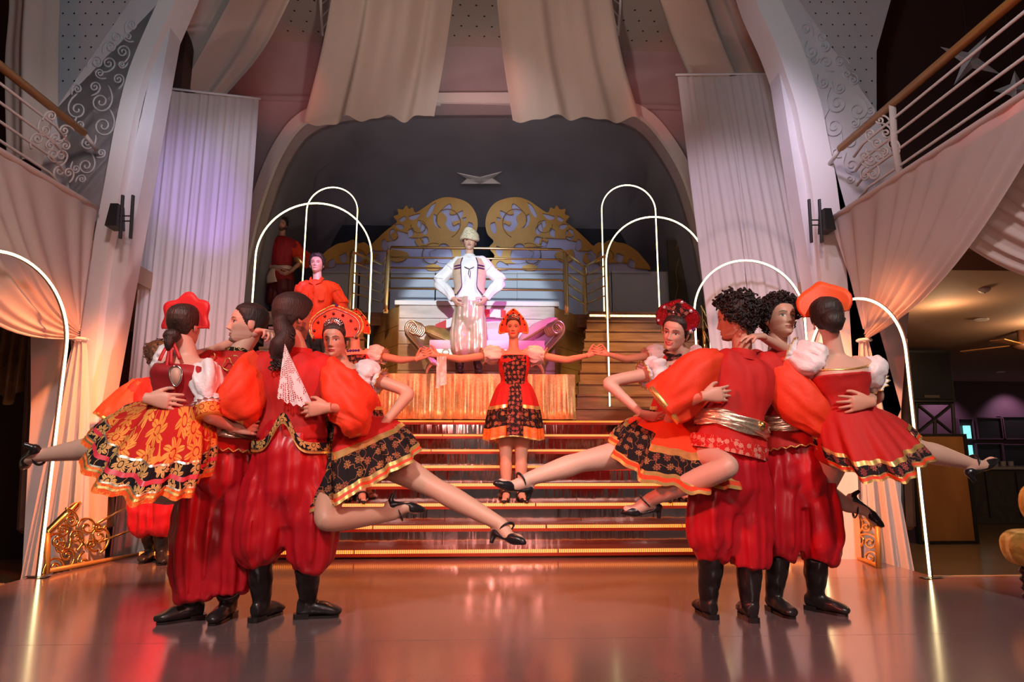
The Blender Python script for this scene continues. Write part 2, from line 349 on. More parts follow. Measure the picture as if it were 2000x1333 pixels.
# --- stage floor of wide glossy sheets
fl = structure('floor', MB().bx(-9, 9, -4, 4.55, -.3, -.012).bx(-3.16, 3.16, 4.55, 5.75, -.3, -.012), 'stage_floor')
ys = [-4, -.6, 1.3, 3.17, 4.55]; k = 0
for a, b in zip(ys[:-1], ys[1:]):
    for x0, x1 in ((-9, -4.1), (-4.1, 4.1), (4.1, 9)):
        MB().bx(x0+.002, x1-.002, a+.002, b-.002, -.02, 0).build('floor_sheet', 'stage_floor', fl)
MB().bx(-3.16, 3.16, 4.552, 5.75, -.02, 0).build('floor_sheet', 'stage_floor', fl)
for x0, x1 in ((-9, -3.16), (3.16, 9)):
    MB().bx(x0, x1, 4.55, 4.59, -.3, .004).build('edge_strip', 'edge_metal', fl)
tf = structure('floor_hall', MB().bx(-14, 14, -5, 20, LOW-.2, LOW-.005), 'tile_floor')
# --- upper wall with the basket arch, trim and niche
AY = 9.6
arch_px = [(466, 700), (472, 640), (480, 560), (497, 470), (515, 400), (540, 330), (565, 282), (595, 246), (640, 224), (720, 211), (830, 207), (945, 206), (1060, 206), (1150, 209), (1215, 220), (1258, 240), (1298, 288), (1330, 345), (1352, 410), (1370, 480), (1385, 560), (1392, 640), (1396, 700)]
arch = catmull([(W(x, y, AY).x, W(x, y, AY).z) for x, y in arch_px], 80)
arch = [tuple(p) for p in arch]
hole = [(arch[0][0], LOW)]+arch+[(arch[-1][0], LOW)]
wb = fill2d('wall_back', [(-3.75, LOW), (3.75, LOW), (3.75, 2.62), (12, 2.62), (12, 9), (-12, 9), (-12, 2.62), (-3.75, 2.62)], [hole], lambda u, v, w: Vector((u, AY+.2+w, v)), .4, 'upper_wall'); tag(wb, kind='structure')
tr = MB()
off = []
for i, p in enumerate(arch):
    a = np.array(arch[max(i-1, 0)]); b = np.array(arch[min(i+1, len(arch)-1)]); t = (b-a)/np.linalg.norm(b-a); n_ = np.array((-t[1], t[0])); off.append(np.array(p)+n_*.17)
ring = []
for p, q in zip(arch, off):
    ring.append([(p[0], AY+.02, p[1]), (p[0], AY-.1, p[1]), (q[0], AY-.1, q[1]), (q[0], AY+.02, q[1])])
tr.rings(ring); trim1 = structure('trim_1', tr, 'plaster_rib')
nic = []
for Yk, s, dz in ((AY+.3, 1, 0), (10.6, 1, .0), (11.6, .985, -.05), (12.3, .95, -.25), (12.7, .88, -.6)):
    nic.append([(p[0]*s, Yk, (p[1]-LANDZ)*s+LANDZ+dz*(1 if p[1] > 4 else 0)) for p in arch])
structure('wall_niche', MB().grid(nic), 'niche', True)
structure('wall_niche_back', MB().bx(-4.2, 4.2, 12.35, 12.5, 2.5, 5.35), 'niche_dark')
structure('trim_2', MB().bx(-9, 9, AY-.06, AY+.02, W(925, 200, AY).z, W(925, 208, AY).z), 'upper_wall')
# --- dotted ceiling
ceil = structure('ceiling', MB().bx(-12, 12, 4.2, 9.9, W(945, 92, AY).z, W(945, 92, AY).z+.3), 'ceiling_board')
cz = W(945, 92, AY).z; dots = MB()
for iy in range(9):
    for ix in range(46):
        c = (-4.6+ix*.24+(iy % 2)*.12, 7.4+iy*.24, cz-.002); th = [2*pi*q/8 for q in range(8)]
        dots.add([(c[0]+.018*math.cos(t), c[1]+.018*math.sin(t), c[2]) for t in th], [tuple(range(8))])
tag(dots.build('perforation', 'hole', ceil), kind='stuff')
# --- piers with ribs and scroll relief
def xz(pts, Y): return [W(x, y, Y) for x, y in pts]
PYL = 5.35
def pier(name, L, width, outer, Y, relief, sgn):
    face = xz([(x, y) for x, y in outer]+[p for p in reversed(L)], Y+.06)
    w = tag(MB().prism(face, (0, 1, 0), .2).build(name, 'plaster'), kind='structure')
    ring = []
    for (x, y) in catmull(L, 40):
        p = W(x-sgn*6, y, Y-.03); q = W(x+sgn*width, y, Y-.03)
        ring.append([tuple(p), tuple(q), (q.x, q.y+.30, q.z), (p.x, p.y+.30, p.z)])
    MB().rings(ring).build('rib', 'plaster_rib', w)
    for (x, y, r, a, s) in relief:
        mb = MB(); pts = spiral((x, y), r, a, 1.6, s, 30)
        tail = []
        dx, dy = pts[0][0]-pts[1][0], pts[0][1]-pts[1][1]; l = math.hypot(dx, dy); dx /= l; dy /= l
        for k in range(6, 0, -1):
            t = k/6*r*1.5; tail.append((pts[0][0]+dx*t-s*dy*t*t*.45/r*-1, pts[0][1]+dy*t+s*dx*t*t*.45/r*-1))
        mb.tube([W(u, v, Y+.055) for u, v in tail+pts], [.003]+[.0075]*(len(tail+pts)-1), 6).build('relief_scroll', 'relief', w, True)
    return w
def R(lst, s0=1): return lst
rl = [(257, 50, 11, 3.4, 1), (227, 73, 10, .5, -1), (216, 92, 11, 3.8, 1), (240, 101, 13, .2, -1), (189, 122, 12, 4., 1), (212, 124, 13, 1., -1), (238, 126, 7, 1., 1), (195, 143, 9, 2., 1), (231, 155, 11, .3, -1), (151, 174, 9, 3.6, 1), (185, 170, 11, .7, -1), (197, 199, 20, .2, 1), (151, 214, 18, 3.4, -1), (202, 246, 20, .1, 1), (156, 243, 9, 3., -1), (170, 279, 13, .6, 1), (198, 299, 8, 1.2, -1), (168, 324, 16, .1, 1), (148, 330, 9, 3, -1), (250, 72, 8, 2, 1), (160, 350, 8, 4, 1)]
Ll = [(372, -160), (340, -60), (315, 0), (269, 105), (248, 168), (229, 252), (210, 357), (194, 440), (181, 504), (172, 570), (160, 680), (150, 800), (140, 1000), (128, 1180)]
pier('wall_left', Ll, 27, [(40, 1180), (60, 800), (60, 420), (108, 215), (255, 0), (310, -80), (372, -160)], PYL, rl, 1)
rr_ = [(1574, 57, 11, 5.8, -1), (1606, 74, 10, 2.6, 1), (1585, 101, 13, 3, -1), (1610, 92, 11, 5.4, 1), (1614, 122, 13, 2.2, 1), (1640, 120, 11, 5.2, -1), (1608, 162, 11, 2.8, -1), (1667, 157, 9, 5.8, 1), (1640, 172, 11, 2.5, -1), (1635, 202, 19, 3., -1), (1675, 216, 19, 5.9, 1), (1629, 248, 20, 3.1, -1), (1669, 241, 9, 0, 1), (1660, 275, 13, 2.6, -1), (1633, 298, 8, 2, 1), (1663, 323, 15, 3, -1), (1700, 217, 9, 1, -1), (1655, 145, 8, 2, 1), (1660, 350, 9, 5.6, 1), (1588, 118, 7, 1, 1)]
Lr = [(1475, -160), (1500, -60), (1520, 0), (1549, 63), (1566, 105), (1583, 155), (1600, 210), (1612, 273), (1625, 336), (1634, 403), (1642, 470), (1650, 560), (1655, 640), (1664, 800), (1672, 1000), (1680, 1150)]
pier('wall_right', Lr, 44, [(1760, 1150), (1760, 800), (1790, 420), (1710, 215), (1560, 0), (1520, -80), (1475, -160)], PYL, rr_, -1)
# sloping dotted boards behind the piers
for nm, pts, dts in (('ceiling_board_left', [(60, -60), (300, -60), (255, 0), (105, 218), (60, 260)], (105, 255)), ('ceiling_board_right', [(1530, -60), (1760, -60), (1740, 0), (1712, 100), (1712, 260), (1560, 0)], (1575, 1715))):
    o = tag(MB().prism(xz(pts, 5.9), (0, 1, 0), .06).build(nm, 'plaster'), kind='structure'); dm = MB()
    for iy in range(16):
        for ix in range(14):
            c = W((90 if 'left' in nm else 1560)+ix*22+(iy % 2)*11, -40+iy*22, 5.893)
            if ('left' in nm and (c.x-W(255, 0, 5.9).x)/(W(105, 218, 5.9).x-W(255, 0, 5.9).x) < (c.z-W(255, 0, 5.9).z)/(W(105, 218, 5.9).z-W(255, 0, 5.9).z)-.02): continue
            if 'right' in nm and (c.x > W(1712, 100, 5.9).x-.02 or c.x < lerp(W(1560, 0, 5.9).x, W(1712, 260, 5.9).x, (W(1560, 0, 5.9).z-c.z)/(W(1560, 0, 5.9).z-W(1712, 260, 5.9).z))+.02): continue
            dm.add([(c.x+.009*math.cos(t), c.y, c.z+.009*math.sin(t)) for t in [2*pi*q/8 for q in range(8)]], [tuple(range(8))])
    tag(dm.build('perforation', 'hole', o), kind='stuff')
# side walls, balconies, lower ceilings
for sx, nm in ((-1, 'left'), (1, 'right')):
    bx0 = 3.12 if sx > 0 else 3.37
    structure('balcony_floor_'+nm, MB().bx(min(sx*bx0, sx*9), max(sx*bx0, sx*9), -1, 5.3, 2.62, 2.82), 'brown_ceiling')
    structure('ceiling_hall_'+nm, MB().bx(min(sx*3.3, sx*13), max(sx*3.3, sx*13), 5.3, 15, 2.45, 2.62), 'brown_ceiling')
    structure('wall_upper_'+nm, MB().bx(min(sx*6.5, sx*6.7), max(sx*6.5, sx*6.7), -4, AY, 2.8, 9), 'dark_wall')
    structure('wall_upper_back_'+nm, MB().bx(min(sx*3.35, sx*6.6), max(sx*3.35, sx*6.6), 6.6, 6.8, 2.62, 9), 'dark_wall')
structure('wall_hall_left', MB().bx(-13, -3.3, 8.6, 8.8, LOW, 2.5), 'dark_wall')
# --- bar wall on the right with lit niches
bw = structure('wall_bar', MB().bx(4.5, 15, 14, 14.3, LOW, 2.5), 'bar_wall')
for (x0, x1, y0, y1) in ((1905, 1950, 818, 857), (1953, 2010, 816, 857), (1905, 1950, 868, 908), (1955, 2012, 870, 910), (1870, 1892, 820, 858)):
    p, q = W(x0, y1, 13.98), W(x1, y0, 13.98)
    MB().bx(p.x, q.x, 13.9, 14.0, p.z, q.z).build('bar_niche', 'black_gloss', bw)
    f = .02
    fr = MB().bx(p.x-f, q.x+f, 13.86, 13.98, p.z-f, p.z).bx(p.x-f, q.x+f, 13.86, 13.98, q.z, q.z+f).bx(p.x-f, p.x, 13.86, 13.98, p.z, q.z).bx(q.x, q.x+f, 13.86, 13.98, p.z, q.z)
    fr.build('niche_frame', 'bar_wall', bw)
for (x, y0, y1) in ((1889, 832, 857), (1893, 870, 893)):
    p, q = W(x-4, y1, 13.85), W(x+4, y0, 13.85); MB().bx(p.x, q.x, 13.82, 13.88, p.z, q.z).build('light_tube', 'cyan_light', bw)
# ================================================================== STAIRS
st = thing('mirror_staircase', 'wide staircase with mirrored risers and amber light strips along every step', 'staircase', (0, 6.4, 0))
SXL, SXR = -2.76, 2.72
tags = []
for i in range(8):
    y0 = NY+NT*i; z1 = NZ+NR*i; z0 = 0 if i == 0 else NZ+NR*(i-1)
    y1 = y0+NT+.02 if i < 7 else 9.0
    MB().bx(SXL, SXR, y0+.02, y1, 0 if i == 0 else max(0, z0-.1), z1-.012).build('step_body', 'tread', st)
    MB().bx(SXL, SXR, y0-.005, y1, z1-.012, z1).build('tread', 'tread', st)
    MB().bx(SXL, SXR, y0-.022, y0+.004, z1-.052, z1-.026).build('nosing', 'nosing', st)
    lh = .026 if i < 5 else .02
    cuts = [SXL, -1.05+.1*i, .62-.07*i, 1.75, SXR]
    for a, b in zip(cuts[:-1], cuts[1:]):
        MB().bx(a+.006, b-.006, y0-.024, y0-.004, z1-.026, z1-.026+lh).build('light_strip', 'led_amber', st)
    if i:
        cx = [SXL, -1.55, -.35, .9, 1.9, SXR]
        for a, b in zip(cx[:-1], cx[1:]):
            dy = rnd.uniform(-.004, .004)
            MB().add([(a+.003, y0+.008, z0+.002), (b-.003, y0+.008+dy, z0+.002), (b-.003, y0+.008, z1-.045), (a+.003, y0+.008-dy, z1-.045)], [(0, 1, 2, 3)])
            mbx = MB(); mbx.bx(a+.003, b-.003, y0+.006, y0+.022, z0+.001, z1-.04); mbx.build('mirror_riser', 'mirror', st)
# --- wooden flights either side of the podium
PODX0, PODX1, PODY = -1.15, .95, 8.5
WN = 10; WR = (LANDZ-TOPZ)/WN; WT = .155; WY0 = 7.5
for sx, lab in ((-1, 'flight of wooden steps under the man in the red shirt, beside the gilded sofa podium'), (1, 'flight of wooden steps climbing past the tall glowing arch with amber light')):
    ws = thing('wooden_steps', lab, 'stairs', (sx*2, 8.2, TOPZ), 'wooden flights')
    for i in range(WN):
        y0 = WY0+WT*i; xin = lerp(1.05, 1.5, i/WN)+(.27 if sx < 0 else .02); xo = 2.9
        z0 = TOPZ+WR*i; z1 = z0+WR
        x0, x1 = (xin, xo) if sx > 0 else (-xo, -xin)
        MB().bx(x0, x1, y0, y0+.03, z0, z1-.03).build('riser_board', 'wood_step', ws)
        MB().bx(x0, x1, y0-.02, y0+WT+.04, z1-.028, z1).build('tread_board', 'wood_step', ws)
    if sx > 0:
        MB().bx(1.5, 2.9, WY0+WT*9+.0, WY0+WT*9+.01, LANDZ-.075, LANDZ-.045).build('light_strip', 'led_warm', ws)
structure('landing', MB().bx(-4.6, 4.6, WY0+WT*WN, 12.6, LANDZ-.2, LANDZ-.01), 'wood_step')
# --- podium with plank face and angled wings, amber light put into their gold colour
pod = thing('podium', 'plank-faced balcony podium behind the sofa with angled gold side panels', 'podium', (-.1, 8.8, TOPZ))
MB().prism([(PODX0, PODY+.02, 1.2), (PODX1, PODY+.02, 1.2), (1.5, 9.3, 1.2), (-1.62, 9.3, 1.2)], (0, 0, 1), LANDZ-1.22).build('core', 'wood_gold_lit', pod)
nz_ = 9; hz = (LANDZ-.03-TOPZ)/nz_
for i in range(nz_):
    z0 = TOPZ+hz*i; cutx = [PODX0, PODX0+rnd.uniform(.5, 1.6), PODX1]
    for a, b in zip(cutx[:-1], cutx[1:]):
        MB().bx(a+.002, b-.002, PODY-.012-rnd.random()*.004, PODY+.02, z0+.004, z0+hz-.004).build('plank', 'wood_plank', pod)
for (ax, bx_) in ((PODX1, 1.5), (PODX0, -1.62)):
    a = Vector((ax, PODY, 0)); b = Vector((bx_, 9.3, 0)); d = (b-a); n_ = Vector((d.y, -d.x, 0)).normalized()*(.012 if ax > 0 else -.012)
    for i in range(6):
        z0 = TOPZ+(LANDZ-TOPZ-.04)/6*i; z1 = z0+(LANDZ-TOPZ-.04)/6-.006
        MB().prism([a+n_+V(0, 0, z0), b+n_+V(0, 0, z0), b+n_+V(0, 0, z1), a+n_+V(0, 0, z1)], tuple(-n_/.012), .01).build('side_panel', 'wood_gold_lit', pod)
MB().bx(PODX0-.06, PODX1+.06, PODY-.05, PODY+.1, LANDZ-.03, LANDZ+.03).build('coping', 'white_cloth', pod)
# --- gold cloth dais
CY = 7.42
c0, c1, cb = W(725, 730, CY), W(1123, 730, CY), W(940, 822, CY); DZ = c0.z
dais = thing('dais', 'low dais draped in pleated gold lame cloth below the sofa', 'dais', (-.1, 7.8, TOPZ))
MB().bx(c0.x+.03, c1.x-.03, CY+.05, PODY-.02, TOPZ, DZ-.012).build('box', 'wood_gold_lit', dais)
MB().bx(c0.x, c1.x, CY, PODY-.02, DZ-.012, DZ).build('top_cloth', 'gold_cloth', dais)
g = []
for iv in range(15):
    v = iv/14; row = []
    for iu in range(200):
        u = iu/199; x = lerp(c0.x, c1.x, u); am = .008+.03*v
        y = CY-.01-.02*v+am*math.sin(u*85+2*math.sin(u*17)+.8*v*math.sin(u*31))+.012*v*math.sin(u*260)-(0.05*max(0, v-.85)/.15)
        z = lerp(DZ, TOPZ+.008, v)+(.012*math.sin(u*90) if 0 < v < 1 else 0)*v
        row.append((x, y, z))
    g.append(row)
MB().grid(g).build('skirt_cloth', 'gold_cloth', dais, True)
# ================================================================== OBJECTS
def bar(mb, a, b, r, n=8): return mb.tube([a, b], r, n)
# --- podium railing and landing railings
def railing(name, lab, pts, h, nrail, r=.014, posts=None, top=.022, mt='brass', base=None):
    t = thing(name, lab, 'railing', tuple(pts[0]))
    for k in range(nrail):
        z = h*(1-k/(nrail-.0)*.93) if k else h
        MB().tube([Vector(p)+V(0, 0, z) for p in pts], top if k == 0 else r, 8).build('handrail' if k == 0 else 'rail', mt, t, True)
    for p in (posts or pts):
        p = Vector(p); a = p+V(0, 0, h*.97); b = p+V(0, -.05, -.12)
        MB().tube([a, p+V(0, -.015, h*.5), b], [(.008, .028), (.008, .034), (.008, .03)], 8, 9, ref=(0, 1, 0)).build('post', mt, t, True)
        MB().box(p+V(0, -.02, -.12), (.06, .07, .05)).build('bracket', mt, t)
    return t
RY = PODY-.02; rz = LANDZ
h1 = W(765, 483, RY).z-rz
pa, pb = W(765, 483, RY), W(1095, 483, RY)
pa.z = pb.z = rz
sidez = rz
railing('podium_railing', 'straight brass railing of five rails behind the man in white', [(-1.52, 9.3, rz), tuple(pa), tuple(pb), (1.5, 9.3, rz)], h1, 5, .014, [tuple(pa+V(-.05, .05, 0)), tuple(pb+V(.07, .05, 0)), (1.5, 9.3, rz)], .02)
railing('stair_railing', 'short brass railing beside the amber-lit wooden steps, meeting the podium railing', [(1.52, 9.28, rz), (1.72, 8.72, rz)], h1, 5, .011, [(1.72, 8.72, rz)], .02)
railing('stair_railing', 'short brass railing next to the red-shirted man, meeting the podium railing', [(-1.55, 9.28, rz), (-1.86, 8.72, rz)], h1, 5, .011, [(-1.86, 8.72, rz)], .02)
# sloping handrails of the lower stairs (gold, either side)
def sloped(lab, px, Ys, zs):
    t = thing('stair_handrail', lab, 'handrail', tuple(W(*px[0], Ys[0])))
    a, b = W(*px[0], Ys[0]), W(*px[1], Ys[1])
    MB().tube([a, b], .025, 8).build('handrail', 'gold', t, True)
    for k in (1, 2, 3):
        MB().tube([a+V(0, 0, -.16*k), b+V(0, 0, -.16*k)], .011, 8).build('rail', 'gold', t, True)
    for p_, z_ in zip((a, b), zs): MB().tube([p_, V(p_.x, p_.y, z_)], .018, 8).build('post', 'gold', t, True)
    return t
sloped('gold sloping handrail behind the curly-haired dancers, beside the mid-height glowing arch', ((1372, 598), (1402, 655)), (8.2, 7.6), (TOPZ+5*WR, TOPZ+WR))
sloped('gold sloping handrail in front of the white curtain, beside the short-haired dancer', ((470, 612), (405, 700)), (7.9, 6.6), (LOW, LOW))
# --- foot railings with gold scrollwork at the stage corners
def scroll_panel(lab, quad, scrolls, Y0, bars):
    # quad: px of bottom-near, top-near, top-far, bottom-far; the plane runs from Y0[0] to Y0[1]
    t = thing('scroll_railing', lab, 'railing', tuple(W(*quad[0], Y0[0])))
    bn, tn, tf_, bf = [W(*q, Y0[k]) for q, k in zip(quad, (0, 0, 1, 1))]
    MB().tube([bn, tn], .02, 8).build('post', 'gold_wood', t, True)
    MB().tube([tn, tf_], [(.026, .03)]*2, 8).build('handrail', 'gold', t, True)
    MB().tube([bn+V(0, 0, .02), bf+V(0, 0, .02)], .018, 8).build('bottom_rail', 'gold_wood', t, True)
    for k in bars:
        MB().tube([lerp(bn, tn, k)*.5+lerp(bf, tf_, k)*.5, lerp(bf, tf_, k)], .011, 8).build('rail', 'gold', t, True)
    dirx = (bf-bn)
    for (x, y, r, a, s) in scrolls:
        pts = spiral((x, y), r, a, 1.5, s, 26); dx, dy = pts[0][0]-pts[1][0], pts[0][1]-pts[1][1]; l = math.hypot(dx, dy); dx /= l; dy /= l
        tail = [(pts[0][0]+dx*q*r+s*dy*q*q*r*.4, pts[0][1]+dy*q*r-s*dx*q*q*r*.4) for q in (1.5, 1.2, .9, .6, .3)]
        P3 = []
        for u, v in tail+pts:
            f_ = (u-quad[0][0])/(quad[3][0]-quad[0][0]+1e-9); f_ = max(-.1, min(1.1, f_)); P3.append(W(u, v, lerp(Y0[0], Y0[1], f_)))
        MB().tube(P3, .0105, 6).build('scroll', 'gold', t, True)
    return t
scroll_panel('gold scroll-work railing at the stage corner beneath the raised-leg dancer with red crown', [(92, 1122), (92, 1042), (232, 905), (290, 1085)],
    [(138, 1017, 14, 5.6, 1), (112, 1058, 17, 3.5, 1), (122, 1035, 11, 1, -1), (147, 1050, 15, .2, -1), (120, 1068, 13, .5, 1), (130, 1085, 15, .2, -1), (110, 1108, 18, 3.8, 1), (170, 1030, 20, 3, 1), (194, 1048, 19, .3, -1), (178, 1064, 10, 2, 1), (163, 1100, 12, 3.5, -1), (190, 1030, 9, 1, 1)], (4.9, 5.9), (.3, .55, .8))
scroll_panel('gold scroll-work railing at the stage corner beneath the dancer with orange crown', [(1716, 1112), (1714, 1030), (1630, 930), (1642, 1084)],
    [(1648, 1010, 13, 3, 1), (1672, 1022, 15, .4, -1), (1692, 1030, 10, 5.5, 1), (1676, 1055, 16, 3.2, -1), (1650, 1075, 14, 4, 1), (1662, 1090, 10, 1, 1), (1700, 1090, 14, .4, -1), (1700, 1060, 14, 5, 1), (1655, 1045, 9, 2, -1), (1690, 1100, 9, 3, 1)], (4.9, 5.8), (.4,))
# --- glowing arches
def led_arch(lab, xl, xr, ytop, Y, zb, feet=None, tz=None):
    if feet: a, b = Vector((*feet[0], zb)), Vector((*feet[1], zb))
    else:
        a, b = W(xl, 600, Y), W(xr, 600, Y); a.z = b.z = zb; tz = W((xl+xr)/2, ytop, Y).z
    r = (b-a).length/2; c = (a+b)/2; d = (b-a).normalized(); n_ = V(-d.y, d.x, 0)
    t = thing('light_arch', lab, 'light arch', tuple(c), 'glowing arches')
    def P_(u, z, o=0): return V(c.x, c.y, z)+d*u+n_*o
    pts = [(-r, zb), (-r, lerp(zb, tz-r, .5))]+[(-r*math.cos(q), tz-r+r*math.sin(q)) for q in np.linspace(0, pi, 33)]+[(r, lerp(zb, tz-r, .5)), (r, zb)]
    MB().tube([P_(u, z, .014) for u, z in pts], .011, 6).build('frame', 'tube_back', t, True)
    MB().tube([P_(u, z) for u, z in pts], .0095, 6).build('light_strip', 'led_warm', t, True)
    for u in (-r, r): MB().tube([P_(u, zb+.006, -.07), P_(u, zb+.006, .09)], [(.006, .03)]*2, 4, ref=(0, 0, 1)).build('foot_plate', 'black', t)
    return t
led_arch('large glowing arch standing before the tied-back curtain by the dark doorway', 0, 0, 0, 0, 0, ((-3.22, 3.72), (-3.08, 4.80)), W(20, 497, 4.25).z)
led_arch('wide glowing arch framing the red-shirted man', 492, 722, 397, 7.60, TOPZ+WR)
led_arch('narrow glowing arch on the landing behind the red-shirted man', 588, 690, 366, 10.0, LANDZ)
led_arch('narrow tall glowing arch on the landing beside the gold scroll board', 1180, 1288, 362, 9.5, LANDZ)
led_arch('wide glowing arch on the amber-lit wooden steps, overlapping the white curtain', 1186, 1384, 424, 7.60, TOPZ+WR)
led_arch('mid-height glowing arch behind the curly-haired dancers', 1356, 1570, 509, 6.2, NZ+2*NR)
led_arch('low glowing arch at the stage edge beside the wood panel', 0, 0, 0, 0, 0, ((2.88, 5.5), (3.09, 4.51)), W(1700, 584, 4.95).z)
# --- gold scroll boards on the back of the landing
SY = 10.8
def c2(l): return [(460+u/2.777, v/2.777) for u, v in l]
def c6(l): return [(720+u/3.333, 420+v/3.333) for u, v in l]
out_l = [(918, 535), (923, 515), (915, 500), (926, 485), (917, 472), (929, 458), (933, 436), (928, 415), (915, 398), (895, 389), (870, 386), (848, 393), (830, 405), (812, 416), (806, 406), (799, 409), (794, 402), (787, 410), (777, 409), (778, 419), (769, 424), (776, 434), (766, 442), (752, 453), (735, 469), (722, 481), (712, 474), (700, 476), (690, 469), (676, 474), (660, 477), (640, 489), (625, 505), (612, 522), (612, 534)]
holes_l = [c2(h) for h in ([(1110, 1145), (1160, 1105), (1172, 1130), (1160, 1160), (1187, 1165), (1232, 1142), (1228, 1180), (1202, 1200), (1175, 1205), (1185, 1225), (1212, 1212), (1216, 1236), (1190, 1258), (1160, 1250), (1138, 1215), (1145, 1180)],
    [(1075, 1160), (1095, 1175), (1095, 1215), (1115, 1240), (1085, 1228), (1072, 1190)], [(1087, 1098), (1058, 1120), (1033, 1170), (1046, 1180), (1068, 1150), (1082, 1115)], [(1230, 1185), (1252, 1180), (1240, 1202)],
    [(1262, 1205), (1287, 1215), (1282, 1250), (1265, 1272), (1253, 1245)], [(888, 1190), (920, 1173), (926, 1190), (900, 1207)], [(938, 1175), (985, 1162), (1003, 1162), (977, 1192), (945, 1192)], [(863, 1220), (900, 1218), (917, 1236), (890, 1247)],
    [(838, 1250), (860, 1243), (870, 1268), (882, 1285), (870, 1302), (845, 1307), (833, 1285)], [(990, 1195), (1007, 1200), (1002, 1238), (985, 1225)], [(935, 1250), (962, 1238), (967, 1270), (940, 1292)], [(1012, 1208), (1042, 1240), (1032, 1275), (1003, 1255)],
    [(1005, 1290), (1040, 1285), (1050, 1315), (1015, 1325)])]+[c6(h) for h in ([(85, 170), (110, 160), (128, 215), (110, 235), (85, 215)], [(140, 225), (235, 240), (260, 265), (225, 300), (165, 305), (135, 275)], [(395, 240), (440, 225), (470, 190), (515, 195), (545, 250), (540, 305), (490, 318), (430, 300)], [(600, 215), (640, 205), (635, 260), (605, 270)], [(370, 335), (420, 322), (470, 340), (450, 362), (385, 362)], [(20, 262), (60, 250), (75, 300), (40, 318)], [(300, 165), (345, 150), (360, 190), (325, 205)], [(560, 330), (615, 300), (640, 330), (610, 360), (565, 360)], [(140, 135), (180, 100), (190, 140), (165, 165)])]+[[(690, 500), (705, 492), (712, 506), (698, 514)], [(662, 500), (676, 495), (680, 508), (668, 514)], [(640, 512), (652, 506), (655, 520), (642, 524)], [(716, 500), (728, 488), (735, 502), (724, 515)]]
def curl_smooth(h): return [tuple(p) for p in catmull(h+[h[0]], len(h)*3+1)[:-1]]
for sgn, lab in ((1, 'gold painted scroll board with lavender cut-outs, beside the red-shirted man'), (-1, 'gold painted scroll board with lavender cut-outs, beside the tall narrow arch')):
    def mx(x): return x if sgn > 0 else 1881-x
    t = thing('scroll_board', lab, 'ornament', tuple(W(mx(780), 600, SY)), 'gold scroll boards')
    def px3(l): return [((W(mx(x), y, SY)).x, (W(mx(x), y, SY)).z) for x, y in l]
    oo = px3([tuple(p) for p in catmull(out_l, 120)])
    fill2d('board', oo, [px3(curl_smooth(h)) for h in holes_l], lambda u, v, w: Vector((u, SY+w, v)), .03, 'gold_paint', t)
    cx_ = sum(p[0] for p in oo)/len(oo); cz_ = sum(p[1] for p in oo)/len(oo)
    fill2d('backing', [(cx_+(u-cx_)*.985, cz_+(v-cz_)*.97) for u, v in oo], [], lambda u, v, w: Vector((u, SY+.05+w, v)), .02, 'lavender_board', t)
    for j in (0, 2, 4, 6):       # raised carved lines between the cut-outs
        x, y, r = [(870, 432, 34), (895, 455, 18), (820, 440, 18), (780, 460, 16), (845, 500, 26), (745, 490, 14), (695, 503, 22)][j]
        MB().tube([W(mx(u), v, SY-.016) for u, v in spiral((x, y), r, 1.2+j, .7, 1 if j % 2 else -1, 20, .5)], .008, 5).build('carved_line', 'gold_line', t, True)
pbd = thing('pale_board', 'long pale blue board below the gold scroll boards', 'board', (0, SY, LANDZ))
for a, b in zip((612, 700, 760, 850, 930, 1010, 1100, 1195), (700, 760, 850, 930, 1010, 1100, 1195, 1310)):
    p, q = W(a, 612, SY+.02), W(b, 531, SY+.02); MB().bx(p.x+.003, q.x-.003, SY+.02, SY+.06, LANDZ-.01, q.z).build('panel', 'pale_board', pbd)
mp = thing('map_board', 'dark olive board with faint drawn lines on the landing', 'board', tuple(W(1345, 600, 10.6)))
p, q = W(1310, 615, 10.6), W(1372, 470, 10.6)
MB().bx(p.x, q.x, 10.6, 10.66, LANDZ-.01, q.z).build('panel', 'map_board', mp)
for l in ([(1322, 478), (1330, 476), (1330, 490), (1322, 488), (1322, 478)], [(1345, 492), (1350, 476), (1356, 492)], [(1326, 505), (1320, 530), (1324, 560), (1318, 590)], [(1348, 522), (1352, 512), (1357, 522), (1346, 524)], [(1362, 490), (1362, 476), (1368, 476), (1369, 490)]):
    MB().tube([W(x, y, 10.595) for x, y in l], .006, 5).build('drawn_line', 'gold_line', mp)
so = thing('star_ornament', 'white folded star ornament under the vault above the man in white', 'ornament', tuple(W(937, 347, 11.4)))
for pl in ([(892, 337), (937, 346), (937, 354), (912, 349)], [(980, 335), (937, 346), (937, 354), (962, 348)], [(912, 349), (937, 354), (937, 359), (900, 359)], [(962, 348), (937, 354), (937, 359), (978, 359)]):
    MB().prism([W(x, y, 11.3+(.12 if k % 2 else 0)) for k, (x, y) in enumerate(pl)], (0, 1, .1), .02).build('blade', 'white_metal', so)
